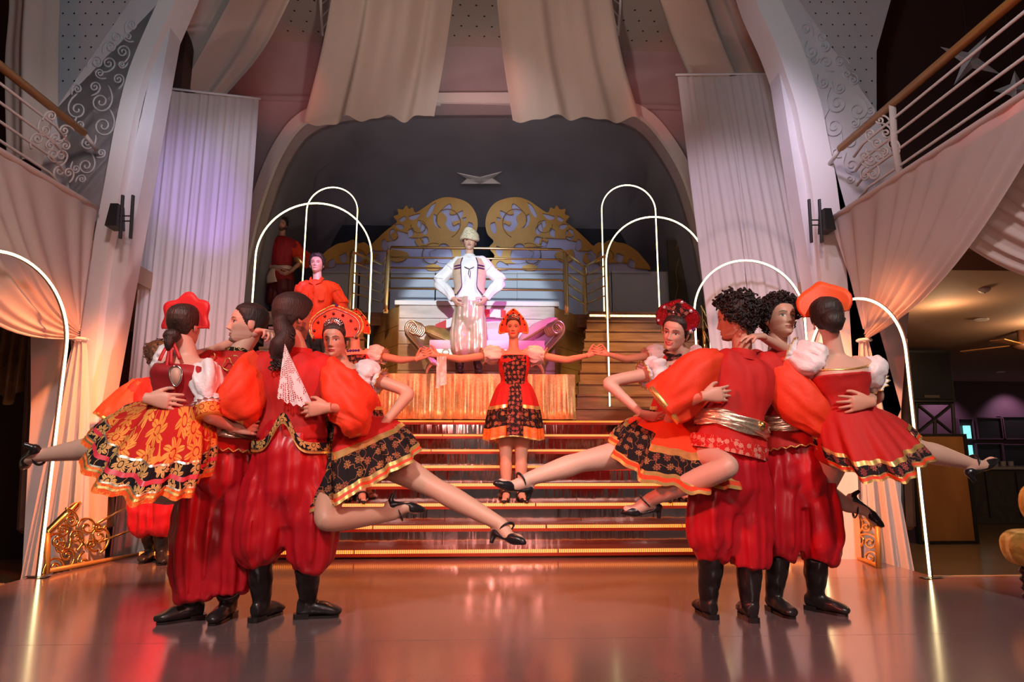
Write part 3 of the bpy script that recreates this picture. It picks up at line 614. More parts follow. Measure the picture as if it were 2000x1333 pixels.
for i_, (x, y, s_) in enumerate(((1895, 118, .9), (1985, 175, .6))):
    t = thing('paper_star', 'dark folded paper star hanging behind the bar side balcony railing'+(', the larger one' if i_ == 0 else ', the smaller one'), 'ornament', tuple(W(x, y, 5.6)), 'paper stars')
    for k in range(4):
        a_ = k*pi/2+.5+i_; tip = (x+75*s_*math.cos(a_), y+62*s_*math.sin(a_)); b1 = (x+16*math.cos(a_+.8), y+16*math.sin(a_+.8)); b2 = (x+16*math.cos(a_-.8), y+16*math.sin(a_-.8))
        MB().add([W(x, y, 5.5), W(*b1, 5.6), W(*tip, 5.6), W(*b2, 5.6), W(x, y, 5.7)], [(0, 1, 2), (0, 2, 3), (4, 2, 1), (4, 3, 2)])
        mb_ = MB(); mb_.add([W(x, y, 5.5), W(*b1, 5.6), W(*tip, 5.6), W(*b2, 5.6), W(x, y, 5.7)], [(0, 1, 2), (0, 2, 3), (4, 2, 1), (4, 3, 2), (0, 4, 1), (0, 3, 4)]); mb_.build('star_point', 'white_metal', t)
    MB().tube([W(x, y, 5.6), W(x, y, 5.6)+V(0, 0, 2.5)], .003, 4).build('cord', 'black', t)
# --- pleated cloths
def sheet(name, lab, fn, nu, nv, m, cat='curtain', group=None, extra=None):
    g_ = [[fn(u/(nu-1), v/(nv-1)) for u in range(nu)] for v in range(nv)]
    o = MB().grid(g_).build(name, m, None, True); return tag(o, lab, cat, group)
def flat_curtain(lab, tl, tr, Y, zb, n=11, amp=.022, slant=(0, 0)):
    a, b = W(*tl, Y), W(*tr, Y)
    def fn(u, v):
        top = a.lerp(b, u); w = math.sin(u*n*2*pi+.6*math.sin(u*9))*.6+.4*math.sin(u*n*3.3*pi+1)
        x_ = top.x+.01*math.sin(v*3+u*20)+lerp(slant[0], slant[1], u)*v; z_b = .58 if SXL-.05 < x_ < SXR+.05 else zb
        return (x_, Y+amp*w*(.35+.65*v)+.02*math.sin(u*5+v*2), lerp(top.z, z_b, v))
    t = thing('curtain', lab, 'curtain', (a.x, Y, zb)); g_ = [[fn(u/149, v/23) for u in range(150)] for v in range(24)]
    MB().grid(g_).build('cloth', 'sheer', t, True); MB().tube([a+V(-.03, -.03, 0), b+V(.03, -.03, 0)], .012, 8).build('rod', 'white_metal', t, True); return t
flat_curtain('tall white sheer curtain washed violet, behind the short-haired dancer', (306, 172), (505, 196), 6.3, LOW)
cz1 = flat_curtain('tall white sheer curtain washed pink, behind the curly-haired dancers', (1323, 149), (1530, 146), 6.45, LOW, 12, slant=(.3, .75))
def drape(lab, le, re, Ys, folds, phase, amp=.15, nm='ceiling_drape'):
    L_ = catmull([(*W(x, y, Y),) for (x, y), Y in zip(le, Ys)], 30); R_ = catmull([(*W(x, y, Y),) for (x, y), Y in zip(re, Ys)], 30)
    def fn(u, v):
        i = v*29; k = min(int(i), 28); t = i-k; p = L_[k]*(1-t)+L_[k+1]*t; q = R_[k]*(1-t)+R_[k+1]*t
        c = p*(1-u)+q*u; w = sum(a*math.sin(u*f*2*pi+ph+phase) for a, f, ph in ((.5, folds, 0), (.3, folds*1.7, 1.1), (.25, folds*.6, 2)))
        return (c[0], c[1]-amp*w-.12*math.sin(u*pi), c[2]-(.02*math.sin(u*17+phase)) * v)
    return sheet(nm, lab, fn, 110, 30, 'drape', 'drape', 'ceiling drapes')
drape('long cream ceiling drape ending over the vault on the violet curtain side', [(665, -150), (651, 0), (628, 120), (595, 247)], [(905, -150), (885, 0), (868, 120), (848, 232)], (6.6, 7.6, 8.4, 9.2), 3.5, .3)
drape('long cream ceiling drape ending over the vault on the pink curtain side', [(955, -150), (970, 0), (983, 120), (1001, 236)], [(1165, -150), (1192, 0), (1214, 120), (1249, 240)], (6.6, 7.6, 8.4, 9.2), 3.0, 1.9)
drape('cream ceiling drape swooping behind the violet-lit curtain', [(450, -150), (392, 0), (342, 95), (322, 178)], [(640, -150), (571, 0), (512, 110), (432, 205)], (5.9, 6.4, 6.8, 7.2), 2.2, .9)
drape('cream ceiling drape swooping behind the pink-lit curtain', [(1225, -150), (1285, 0), (1314, 80), (1350, 165)], [(1390, -150), (1458, 0), (1495, 90), (1530, 165)], (5.9, 6.4, 6.8, 7.2), 2.6, 2.2)
drape('grey cloth hanging on the balcony over the dark doorway', [(10, -120), (22, 0), (14, 130), (18, 330)], [(118, -120), (116, 0), (113, 100), (112, 330)], (5.6, 5.6, 5.6, 5.6), 2.0, 1.2, .04, 'balcony_cloth')
# --- balcony swags gathered to the piers
def swag(lab, topfn, T, sag, m='sheer_swag', floor=None, strands=90, flare=None, grp='balcony swags'):
    t = thing('swag_curtain', lab, 'curtain', tuple(T))
    rows = []
    nv = 26
    for iv in range(nv):
        v = iv/(nv-1); row = []
        for iu in range(strands):
            u = iu/(strands-1); p = topfn(u); q = T+V(0, .02*math.sin(u*40), .0+.10*(1-u))
            c = p.lerp(q, v); s = sag*u*math.sin(v*pi)*(1.0)
            w = math.sin(u*58+1.5*math.sin(u*13)+v)*.022*(1-v*.7)*(.2+.8*min(1, v*5))
            row.append((c.x+w, c.y-w*.6, c.z-s))
        rows.append(row)
    MB().grid(rows).build('swag', m, t, True)
    MB().tube([topfn(0)+V(0, 0, .01), topfn(.5)+V(0, 0, .01), topfn(1)+V(0, 0, .01)], .022, 8, 12).build('heading', m, t, True)
    if floor:
        rows = []
        for iv in range(20):
            v = iv/19; row = []
            for iu in range(60):
                u = iu/59; x0, x1 = floor[0], floor[1]; half = lerp(.04, (x1-x0)/2, v**.75); cx = lerp(T.x, (x0+x1)/2, v)
                row.append((cx+half*(2*u-1), T.y+.03+.10*v+.03*v*math.sin(u*44+v)+.02*math.sin(u*21), lerp(T.z, floor[2], v)))
            rows.append(row)
        MB().grid(rows).build('tail', m, t, True)
        MB().tube([(T.x+.05*math.cos(a), T.y+.03+.05*math.sin(a), T.z) for a in np.linspace(0, 2*pi, 13)], .014, 6).build('tie_back', 'white_cloth', t, True)
    return t
BZ = 2.86
TR = W(1692, 664, 5.18); TL = W(152, 662, 5.18)
swag('white swag curtain gathered at the pier nearest the bar', lambda u: V(3.02+.05*u, lerp(5.22, 2.9, u), BZ), TR, .25, floor=(W(1690, 1130, 5.3).x, W(1800, 1130, 5.3).x, LOW))
swag('white swag curtain gathered at the pier by the dark doorway', lambda u: V(-3.24-.1*u, lerp(5.22, 2.9, u), BZ), TL, .5, floor=(W(28, 1130, 5.3).x, W(172, 1130, 5.3).x, LOW))
swag('second white swag on the bar side balcony, away from the pier', lambda u: V(3.25, lerp(3.3, 4.6, u), BZ-.02), V(3.35, 2.7, 1.7), .35)
# --- balcony railings with iron scrolls
def balcony(lab, x, y0, y1, sgn, scr, posts):
    t = thing('balcony_railing', lab, 'railing', (x, y1, BZ))
    MB().tube([(x, y0, 3.5), (x, y1-.12, 3.5)], [(.03, .035)]*2, 8).build('handrail', 'gold_wood', t, True)
    MB().tube([(x, y1-.12, 3.5), (x, y1+.08, 3.44)], .018, 8).build('handrail_end', 'iron_white', t, True)
    for k in range(4):
        z = 3.38-k*.13; MB().tube([(x, y0, z), (x, y1-.45, z), (x, y1-.3, z-.05)], .011, 8).build('rail', 'iron_white', t, True)
    for yy in posts: MB().tube([(x, yy, 3.5), (x-.02*sgn, yy, 3.2), (x, yy, 2.85)], [(.012, .03)]*3, 8).build('post', 'iron_white', t, True)
    for (px, py, r, a, s) in scr:
        pts = spiral((px, py), r, a, 1.5, s, 24); dx, dy = pts[0][0]-pts[1][0], pts[0][1]-pts[1][1]; l = math.hypot(dx, dy); dx /= l; dy /= l
        tail = [(pts[0][0]+dx*q*r+s*dy*q*q*r*.4, pts[0][1]+dy*q*r-s*dx*q*q*r*.4) for q in (1.6, 1.2, .8, .4)]
        def onx(u, v):
            d = cF+cR*((u-1000)/FPX)-cU*((v-666.5)/FPX); return cC+d*(x/d.x)
        MB().tube([onx(u, v) for u, v in tail+pts], .0075, 6).build('scroll', 'iron_white', t, True)
balcony('white balcony railing with iron curls over the dark doorway', -3.37, 1.5, 5.25, -1, [(100, 227, 10, 4, 1), (88, 255, 12, 3, -1), (73, 272, 12, 3.4, 1), (108, 270, 12, 1, 1), (126, 255, 10, 5, -1), (104, 302, 12, 2, 1), (120, 304, 12, .5, -1), (116, 335, 11, 3, 1), (134, 338, 10, .2, -1), (98, 285, 9, 4, -1), (128, 285, 9, 5, 1)], (2.6,))
balcony('white balcony railing with iron curls on the bar side balcony', 3.12, 1.2, 5.25, 1, [(1719, 235, 10, 5, -1), (1731, 260, 11, 5.6, 1), (1743, 283, 12, 6, -1), (1714, 280, 11, 2, 1), (1700, 262, 10, 2.6, 1), (1716, 308, 12, 5, 1), (1702, 312, 12, 3, -1), (1690, 307, 11, 2.6, 1), (1690, 343, 10, 3.6, -1), (1706, 340, 11, 0, 1), (1726, 296, 9, 1, -1)], (4.4, 3.0))
# --- wall fittings on the piers: paired black bars
for lab, x, y, sg in (('black twin-bar wall lamp fixed to the pier beside the violet-washed curtain', 243, 424, 1), ('black twin-bar wall lamp fixed to the pier beside the pink-washed curtain', 1597, 432, -1)):
    Yp = 5.25; t = thing('wall_lamp', lab, 'wall lamp', tuple(W(x, y, Yp)))
    for dx, tl in ((-8, -4), (12, -4)):
        a, b = W(x+sg*(dx+5), y-42, Yp-.12), W(x+sg*dx, y+42, Yp-.12); MB().tube([a, b], [(.018, .012)]*2, 6).build('bar', 'black', t)
    for dy in (-2, 8): MB().tube([W(x-10*sg, y+dy, Yp-.12), W(x+14*sg, y+dy, Yp-.12)], .006, 6).build('cross_arm', 'black', t)
    c = W(x-16*sg, y, Yp-.06); MB().box(c, (.09, .14, .2), taper=.7).build('bracket', 'black', t)
# --- sofa
sf = thing('sofa', 'gilded scroll-arm sofa with pink upholstery on the gold dais', 'sofa', (W(947, 720, 7.95).x, 7.95, DZ))
SYS = 7.98
def SP(x, y, dy=0): return W(x, y, SYS+dy)
for sg in (-1, 1):
    def m_(x): return 947+sg*(x-947)
    path = [(1088, 634), (1096, 644), (1086, 652), (1078, 640), (1088, 628), (1100, 634), (1100, 650), (1082, 672), (1062, 694), (1050, 712)]
    for k in range(5):
        MB().tube([SP(m_(x)-sg*k*3.4, y+k*1.2, -.27+.012*k) for x, y in path], .016, 6, 40).build('carved_reed', 'silver_leaf', sf, True)
    MB().tube([SP(m_(x)-sg*4, y+2, 0) for x, y in path[6:]], [(.26, .05), (.26, .06), (.26, .06), (.26, .05)], 10, 14, ref=(0, 1, 0)).build('arm', 'silver_leaf', sf, True)
    MB().tube([SP(m_(1090), 642, -.25), SP(m_(1090), 642, .25)], .085, 16).build('arm_roll', 'sofa_fabric', sf, True)
    for dy in (-.22, .22): MB().tube([SP(m_(1046), 706, dy), SP(m_(1056), 716, dy), SP(m_(1062), 731, dy)], [.045, .03, .022], 8, 8).build('leg', 'silver_leaf', sf, True)
a, b = SP(838, 700, -.28), SP(1056, 682, .28)
MB().bx(a.x, b.x, SYS-.27, SYS+.28, W(900, 690, SYS).z, W(900, 672, SYS).z).build('seat', 'sofa_fabric', sf)
MB().bx(a.x, b.x, SYS-.28, SYS+.28, W(900, 700, SYS).z, W(900, 690, SYS).z).build('seat_rail', 'silver_leaf', sf)
bk = []
for iu in range(25):
    u = iu/24; x = lerp(SP(850, 680).x, SP(1046, 680).x, u); zt = lerp(W(900, 640, SYS).z, W(900, 612, SYS).z, math.sin(u*pi)**.6)
    bk.append([(x, SYS+.22, W(900, 676, SYS).z), (x, SYS+.30, zt-.03), (x, SYS+.33, zt), (x, SYS+.37, zt-.03), (x, SYS+.34, W(900, 676, SYS).z)])
MB().rings(bk).build('backrest', 'sofa_fabric', sf, True)
for k in range(6):
    x = lerp(a.x+.2, b.x-.2, k/5); MB().tube([(x+.04*math.cos(q), SYS-.29, W(900, 695, SYS).z+.03*math.sin(q)) for q in np.linspace(0, 2*pi, 13)], .01, 6).build('rail_carving', 'silver_leaf', sf, True)
def pillow(lab, c, ax, ay, az, m, name='cushion'):
    mb = MB(); R_ = []
    for i in range(13):
        t = -1+2*i/12; row = []
        for j in range(24):
            q = 2*pi*j/24; ct, s_ = math.cos(q), math.sin(q); e = (abs(ct)**4+abs(s_)**4)**-.25; k = math.sqrt(max(0, 1-t*t))**.8+.02
            row.append(tuple(c+ax*(ct*e*k)+ay*(s_*e*k)+az*t*(1-.3*max(abs(ct*e), abs(s_*e))*k)))
        R_.append(row)
    t_ = thing(name, lab, 'cushion', tuple(c)); mb.rings(R_).build('cover', m, t_, True)
    fr = MB(); pts = [c+ax*math.cos(q)*(abs(math.cos(q))**4+abs(math.sin(q))**4)**-.25*1.02+ay*math.sin(q)*(abs(math.cos(q))**4+abs(math.sin(q))**4)**-.25*1.02 for q in np.linspace(0, 2*pi, 33)]
    fr.tube(pts, .014, 6).build('fringe', 'cushion_gold', t_, True); return t_
pillow('gold-brown fringed cushion leaning on the sofa arm nearer the red-shirted man', SP(862, 655, -.02), V(.22, 0, -.09), V(.0, .2, .06), V(.035, -.02, .085), 'cushion_gold')
pillow('large pink-and-gold cushion leaning on the sofa arm behind the centre dancer', SP(1050, 645, -.02), V(.24, 0, .15), V(0, .2, .05), V(-.05, -.02, .08), 'cushion_pink')
rb = []
for i in range(20):
    t = i/19; p = SP(lerp(850, 985, t), lerp(642, 612, math.sin(t*pi*.62)), -.06+.2*t); rb.append([(p.x, p.y, p.z-.05), (p.x, p.y-.01, p.z+.05), (p.x+.02, p.y+.005, p.z+.05), (p.x+.02, p.y+.01, p.z-.05)])
tb = thing('striped_shawl', 'red and white striped shawl thrown over the sofa back behind the man in white', 'shawl', tuple(SP(900, 640)))
for i in range(0, 19):
    MB().rings(rb[i:i+2]).build('stripe', 'red_cloth' if (i//3) % 2 == 0 else 'white_cloth', tb)
# --- hall at the right: panel with loudspeaker, truss frame, bar, mirrors, stool
PX = 9.4
wp = thing('wood_screen', 'orange wood screen with black frame below the loudspeaker', 'screen', tuple(W(1835, 1055, PX)))
p, q = W(1800, 1052, PX), W(1880, 852, PX)
MB().bx(p.x, q.x, PX, PX+.04, LOW+.02, q.z).build('panel', 'wood_panel', wp)
for x in (p.x-.05, q.x): MB().bx(x, x+.05, PX-.02, PX+.06, LOW, q.z+.03).build('frame_bar', 'black', wp)
MB().bx(p.x, q.x, PX-.02, PX+.06, LOW, LOW+.04).build('frame_bar', 'black', wp); MB().bx(p.x, q.x, PX-.02, PX+.06, q.z, q.z+.03).build('frame_bar', 'black', wp)
tr_ = thing('truss_frame', 'dark crossed metal frame between loudspeaker and wood screen', 'truss', tuple(W(1835, 850, PX)))
for a, b in (((1790, 850), (1790, 785)), ((1864, 850), (1860, 782)), ((1790, 788), (1862, 788)), ((1793, 845), (1858, 792)), ((1793, 792), (1858, 845)), ((1826, 818), (1826, 850))):
    MB().tube([W(*a, PX+.02), W(*b, PX+.02)], .025, 6).build('bar', 'black', tr_)
sp_ = thing('loudspeaker', 'large black loudspeaker on the frame above the wood screen', 'loudspeaker', tuple(W(1808, 790, PX)))
p, q = W(1766, 786, PX), W(1850, 686, PX)
MB().box(((p.x+q.x)/2, PX+.2, (p.z+q.z)/2), (q.x-p.x, .5, q.z-p.z)).build('cabinet', 'black', sp_)
MB().bx(p.x+.04, q.x-.04, PX-.075, PX-.05, p.z+.04, q.z-.04).build('grille', 'black_gloss', sp_)
MB().bx((p.x+q.x)/2-.12, (p.x+q.x)/2+.12, PX-.085, PX-.07, p.z+.06, p.z+.1).build('badge', 'tube_back', sp_)
bc = thing('bar_counter', 'dark panelled bar counter with pale top at the back of the hall', 'bar counter', tuple(W(1950, 1020, 12)))
zt = W(1950, 912, 12).z
MB().bx(W(1872, 950, 12).x, 15, 12, 12.6, LOW, zt-.05).build('front', 'bar_front', bc); MB().bx(W(1868, 950, 12).x, 15, 11.9, 12.7, zt-.05, zt).build('top', 'bar_top', bc)
for x in (1925, 1985): MB().bx(W(x, 950, 12).x, W(x, 950, 12).x+.02, 11.985, 12, LOW+.1, zt-.1).build('panel_joint', 'black', bc)
for i, x in enumerate((1930, 1945, 1960, 1975)):
    p = W(x, 911, 12.1); tag(MB().lathe([(.035, 0), (.04, .01), (.045, .1), (.042, .1), (.036, .02)], (p.x, 12.1, zt), 12).build('glass', 'white_metal', None, True), 'small clear glass standing on the bar counter top', 'glass', 'glasses on the bar')
for (x, y, Yy, r) in ((1925, 690, 7.3, .06), (1958, 752, 12.2, .06), (1850, 756, 12.6, .05)):
    p = W(x, y, Yy); l = thing('ceiling_light', {1925: 'lit recessed ceiling light above the wood screen', 1958: 'small lit ceiling spot over the bar', 1850: 'tiny lit ceiling spot at the corner of the bar wall'}[x], 'ceiling light', (p.x, p.y, 2.45))
    MB().lathe([(r, 0), (r*1.3, -.01), (r*1.3, -.02), (r, -.02)], (p.x, p.y, 2.45), 20).build('ring', 'white_metal', l, True); MB().lathe([(r, -.012), (.001, -.014)], (p.x, p.y, 2.45), 20).build('lens', 'lamp_glow', l)
p = W(1932, 638, 5.9); sd = thing('smoke_detector', 'small white smoke detector on the brown hall ceiling', 'detector', (p.x, p.y, 2.45)); MB().lathe([(.05, 0), (.055, -.02), (.03, -.045), (.001, -.046)], (p.x, p.y, 2.45), 18).build('body', 'white_metal', sd, True); MB().lathe([(.012, -.045), (.001, -.055)], (p.x, p.y, 2.45), 8).build('sensor', 'black', sd)
fan = thing('ceiling_fan', 'brown paddle ceiling fan beside the recessed light', 'ceiling fan', tuple(W(1990, 700, 8.0)))
c = W(2000, 700, 8.0); c.z = 2.25; MB().lathe([(.04, .2), (.04, .05), (.1, .04), (.12, -.03), (.04, -.07)], tuple(c), 16).build('motor', 'wood_frame', fan, True)
for k in range(4):
    a = .5+k*pi/2; d = V(math.cos(a), math.sin(a), 0); n_ = V(-d.y, d.x, 0)
    MB().prism([c+d*.12+n_*.04, c+d*.7+n_*.08, c+d*.7-n_*.08, c+d*.12-n_*.04], (0, 0, 1), .012).build('blade', 'wood_panel', fan)
def mirror(lab, quad, Y, leanY=0.1):
    t = thing('wall_mirror', lab, 'mirror', tuple(W(*quad[0], Y)))
    P_ = [W(x, y, Y) for x, y in quad]
    MB().prism(P_, (0, 1, 0), .02).build('glass', 'glass_mirror', t)
    for a, b in zip(P_, P_[1:]+P_[:1]): MB().tube([a+V(0, -.01, 0), b+V(0, -.01, 0)], [(.035, .045)]*2, 4).build('frame_bar', 'wood_frame', t)
mirror('tall brown-framed mirror beside the tied curtain on the bar side', [(1712, 1028), (1712, 668), (1762, 662), (1778, 1028)], 5.75)
mirror('tall brown-framed mirror beside the tied curtain near the dark doorway', [(196, 1030), (170, 668), (216, 680), (214, 1030)], 5.75)
mirror('narrow brown-framed mirror inside the dark doorway', [(44, 1035), (66, 660), (78, 664), (58, 1035)], 6.0)
vl = thing('valance', 'scalloped olive-gold valance hanging in the dark doorway', 'valance', tuple(W(30, 640, 6.6)))
g_ = []
for iv in range(10):
    row = []
    for iu in range(60):
        u = iu/59; x = lerp(W(-80, 640, 6.6).x, W(74, 640, 6.6).x, u); zt_ = W(30, 640, 6.6).z; zb_ = W(30, 778+14*math.sin(u*19), 6.6).z
        row.append((x, 6.6+.04*math.sin(u*50), lerp(zt_, zb_, iv/9)))
    g_.append(row)
MB().grid(g_).build('cloth', 'valance', vl, True)
MB().tube([W(-80, 640, 6.6), W(76, 640, 6.6)], .02, 8).build('rod', 'wood_frame', vl)
# gilded stool at the right edge
sc_ = G(2008, 1178); stl = thing('stool', 'gilded padded stool with dark turned legs at the stage edge before the bar', 'stool', (sc_.x+.15, sc_.y, 0))
X0, Y0_ = sc_.x+.17, sc_.y; zs0, zs1 = W(1970, 1108, Y0_).z, W(1970, 1036, Y0_).z
seat = []
for z, r in catmull([(0, .16), (.02, .2), (.07, .225), (.13, .225), (.17, .19), (.185, .1), (.187, .01)], 22):
    zz = zs0+(zs1-zs0)*z/.187; seat.append([(X0+r*(1+.03*math.cos(q*12))*math.cos(q), Y0_+r*(1+.03*math.cos(q*12))*math.sin(q), zz) for q in np.linspace(0, 2*pi, 96, endpoint=False)])
MB().rings(seat).build('seat', 'stool_gold', stl, True)
for k in range(3):
    a = 2.6+k*2.094; lx, ly = X0+.13*math.cos(a), Y0_+.13*math.sin(a)
    prof = [(.012, 0)]+[(.012+.018*abs(math.sin(i*.55)), zs0*i/24) for i in range(1, 24)]+[(.03, zs0)]
    MB().lathe(prof, (lx, ly, 0), 12).build('turned_leg', 'black_gloss', stl, True)
arm = thing('gold_armrest', 'gold tasselled chair edge behind the gilded stool', 'chair', tuple(W(2005, 1000, Y0_+.25)))
MB().ball(W(2014, 985, Y0_+.25), (.07, .06, .12), 14, 10).build('tuft', 'stool_gold', arm, True)
MB().tube([W(2014, 1020, Y0_+.25), V(W(2014, 1020, Y0_+.25).x, Y0_+.25, 0)], .02, 8).build('post', 'wood_frame', arm)
# roof truss glimpsed between the ceiling drapes
for lab, xa in (('slim metal roof truss between ceiling drapes on the pink curtain side', 1206), ('slim metal roof truss between ceiling drapes on the violet curtain side', 632)):
    t = thing('roof_truss', lab, 'truss', tuple(W(xa, -40, 8.0)))
    s_ = 1 if xa > 900 else -1
    A_ = [(W(xa-10*s_+s_*(-12), -80, 8.0), W(xa-8*s_+s_*6-6*s_, 60, 8.6)), (W(xa+10*s_, -80, 8.0), W(xa+2*s_, 70, 8.6))]
    for a, b in A_: MB().tube([a, b], .02, 6).build('chord', 'iron_white', t)
    for k in range(6):
        MB().tube([A_[0][0].lerp(A_[0][1], k/6), A_[1][0].lerp(A_[1][1], (k+.5)/6)], .01, 5).build('brace', 'iron_white', t)
# ================================================================== PEOPLE: builders
def attr_mat(name, rough=.5, sss=True):
    m = mat(name, (.6, .4, .3), rough); nt = m.node_tree; b = nt.nodes['Principled BSDF']
    a = nn(nt, 'ShaderNodeAttribute', attribute_name='Col'); nt.links.new(a.outputs['Color'], b.inputs['Base Color'])
    b.inputs['Subsurface Weight'].default_value = .0; return m
attr_mat('skin', .48)
mat('velvet', (.50, .008, .006), .75, sheen=.12, col2=(.42, .009, .007), nscale=5, bump=.35, bscale=16, stretch=(1, 1, .4))
mat('velvet_dark', (.34, .008, .014), .65, sheen=.2, col2=(.27, .006, .010), nscale=5, bump=.35, bscale=16, stretch=(1, 1, .5))
mat('orange_sleeve', (.72, .040, .006), .65, sheen=.08, bump=.4, bscale=13)
mat('satin_red', (.46, .006, .014), .36, bump=.16, bscale=22, spec=.45, stretch=(1, 1, .16), sheen=.1)
mat('satin_wine', (.14, .010, .014), .4, bump=.08, bscale=7)
mat('satin_white', (.80, .74, .76), .42, bump=.5, bscale=22)
mat('shirt_white', (.80, .80, .82), .65, bump=.05, bscale=12)
mat('satin_gold', (.62, .48, .36), .28, .35, bump=.08, bscale=9)
mat('boot', (.018, .014, .014), .32, bump=.06, bscale=25)
mat('shoe_black', (.012, .011, .013), .28)
mat('sole_grey', (.25, .22, .20), .6)
mat('hair_black', (.014, .010, .009), .62, bump=.3, bscale=150, stretch=(1, 1, .2))
mat('hair_brown', (.040, .021, .014), .5, bump=.35, bscale=150, stretch=(1, 1, .15), col2=(.022, .011, .008), nscale=60)
mat('hair_dark', (.020, .012, .010), .55, bump=.3, bscale=150, stretch=(1, 1, .2))
mat('red_orange', (.72, .05, .01), .5)
mat('crown_red', (.58, .015, .02), .55, col2=(.5, .01, .015), nscale=8)
mat('crown_orange', (.80, .09, .01), .55)
mat('sequin_red', (.45, .01, .02), .3, .5, bump=1.0, bscale=160)
mat('gem_clear', (.75, .72, .85), .08, .6)
mat('gem_purple', (.12, .02, .16), .1, .3)
mat('gem_dark', (.08, .004, .008), .15)
mat('beads_gold', (.72, .46, .14), .3, .8)
mat('silver', (.70, .68, .68), .22, 1.0)
mat('ribbon_pink', (.62, .04, .07), .35)
mat('black_cloth', (.010, .008, .010), .7)
mat('orange_hem', (.75, .10, .015), .5, col2=(.80, .22, .03), nscale=30)
mat('gold_ribbon', (.80, .50, .14), .3, .75, col2=(.9, .68, .26), nscale=24)
flower_mat('black_floral', (.010, .007, .008), (.45, .22, .08), (.30, .07, .05), 15)
flower_mat('black_floral_gold', (.008, .006, .008), (.72, .48, .18), (.62, .36, .12), 12, dens=1.15)
flower_mat('red_floral', (.48, .014, .012), (.85, .42, .10), (.80, .32, .06), 10, dens=1.2, metal=.6)
flower_mat('orange_lace', (.78, .10, .02), (.85, .30, .06), (.85, .42, .10), 26, dens=1.1)
flower_mat('black_beads', (.012, .008, .010), (.40, .20, .12), (.35, .05, .06), 22, dens=.9)
flower_mat('shirt_red', (.62, .03, .012), (.62, .03, .012), (.62, .03, .012), 10)
flower_mat('vest_gold', (.62, .46, .34), (.72, .56, .36), (.5, .34, .3), 30)
flower_mat('turban', (.55, .50, .36), (.20, .16, .08), (.72, .68, .55), 34)
flower_mat('tunic_hem', (.52, .016, .014), (.75, .45, .35), (.7, .4, .3), 26, dens=.9)
def lace_mat():
    m = mat('lace', (.82, .78, .80), .8); nt = m.node_tree; b = nt.nodes['Principled BSDF']; L = nt.links.new
    tc = nn(nt, 'ShaderNodeTexCoord'); sp = nn(nt, 'ShaderNodeSeparateXYZ'); L(tc.outputs['UV'], sp.inputs[0])
    vo = nn(nt, 'ShaderNodeTexVoronoi', voronoi_dimensions='2D'); vo.inputs['Scale'].default_value = 95; vo.inputs['Randomness'].default_value = .25; L(tc.outputs['UV'], vo.inputs[0])
    lt = nn(nt, 'ShaderNodeMath', operation='GREATER_THAN'); lt.inputs[1].default_value = .34; L(vo.outputs['Distance'], lt.inputs[0])
    nz = nn(nt, 'ShaderNodeTexNoise'); nz.inputs['Scale'].default_value = 14; L(tc.outputs['UV'], nz.inputs[0])
    g = nn(nt, 'ShaderNodeMath', operation='GREATER_THAN'); g.inputs[1].default_value = .53; L(nz.outputs[0], g.inputs[0])
    mx = nn(nt, 'ShaderNodeMath', operation='MAXIMUM'); L(lt.outputs[0], mx.inputs[0]); L(g.outputs[0], mx.inputs[1]); L(mx.outputs[0], b.inputs['Alpha']); return m
lace_mat()
# ---------------------------------------------------------------- head
ZT = [0, .01, .025, .045, .07, .09, .115, .135, .16, .185, .205, .22, .228, .23]
YF = [-.058, -.078, -.086, -.086, -.085, -.085, -.086, -.089, -.088, -.078, -.061, -.038, -.015, 0]
YB = [-.02, 0, .02, .045, .065, .08, .095, .102, .104, .098, .083, .058, .03, .005]
WD = [.012, .031, .045, .055, .062, .068, .073, .075, .0755, .072, .061, .042, .020, .002]
def ga(x, s): return np.exp(-(x/s)**2)
def head_grid(nz=84, na=112, jaw=1.0, smile=0.0, nose=1.0):
    t = np.linspace(0, 1, nz); z = .23*(t+.06*np.sin(2*pi*t)*0)
    s = np.linspace(-1, 1, na, endpoint=False); phi = pi*np.sign(s)*np.abs(s)**1.3
    Z, PH = np.meshgrid(z, phi, indexing='ij')
    wj = np.interp(z, ZT, WD)*np.where(z < .07, lerp(1, jaw, np.clip((.07-z)/.05, 0, 1)), 1)
    w = wj[:, None]; yf = np.interp(z, ZT, YF)[:, None]; yb = np.interp(z, ZT, YB)[:, None]; ym = np.minimum(.012, yb*.4)+0*yf
    c = np.cos(PH); X = w*np.sign(np.sin(PH))*np.abs(np.sin(PH))**.88
    Y = np.where(c > 0, ym-(ym-yf)*np.abs(c)**.92, ym+(yb-ym)*np.abs(c)**.95)
    fr = np.clip(c*1.6, 0, 1); ax = np.abs(X)
    d = np.interp(Z, [.066, .073, .080, .095, .115, .132, .142], [0, .012, .024, .017, .010, .004, 0])*nose*ga(X, np.interp(Z, [.07, .08, .1, .13], [.0150, .0125, .0095, .0085]))
    d += .006*ga(ax-.013, .006)*ga(Z-.077, .007)
    d -= .010*ga(ax-.031, .017)*ga(Z-.117, .011); d += .006*ga(ax-.031, .012)*ga(Z-.114, .008)
    d += .003*ga(ax-.03, .02)*ga(Z-.134, .007)
    zl = Z-smile*14*X**2
    d += .0055*ga(X, .019)*(ga(zl-.0535, .0045)+1.1*ga(zl-.0425, .0052))-.003*ga(X, .022)*ga(zl-.048, .002)
    d += .007*ga(X, .017)*ga(Z-.014, .012)-.003*ga(X, .018)*ga(Z-.031, .006)
    d += (.004+.004*(smile > 0))*ga(ax-.042, .018)*ga(Z-.084, .017)
    Y = Y-d*fr
    return X, Y, Z, PH, fr
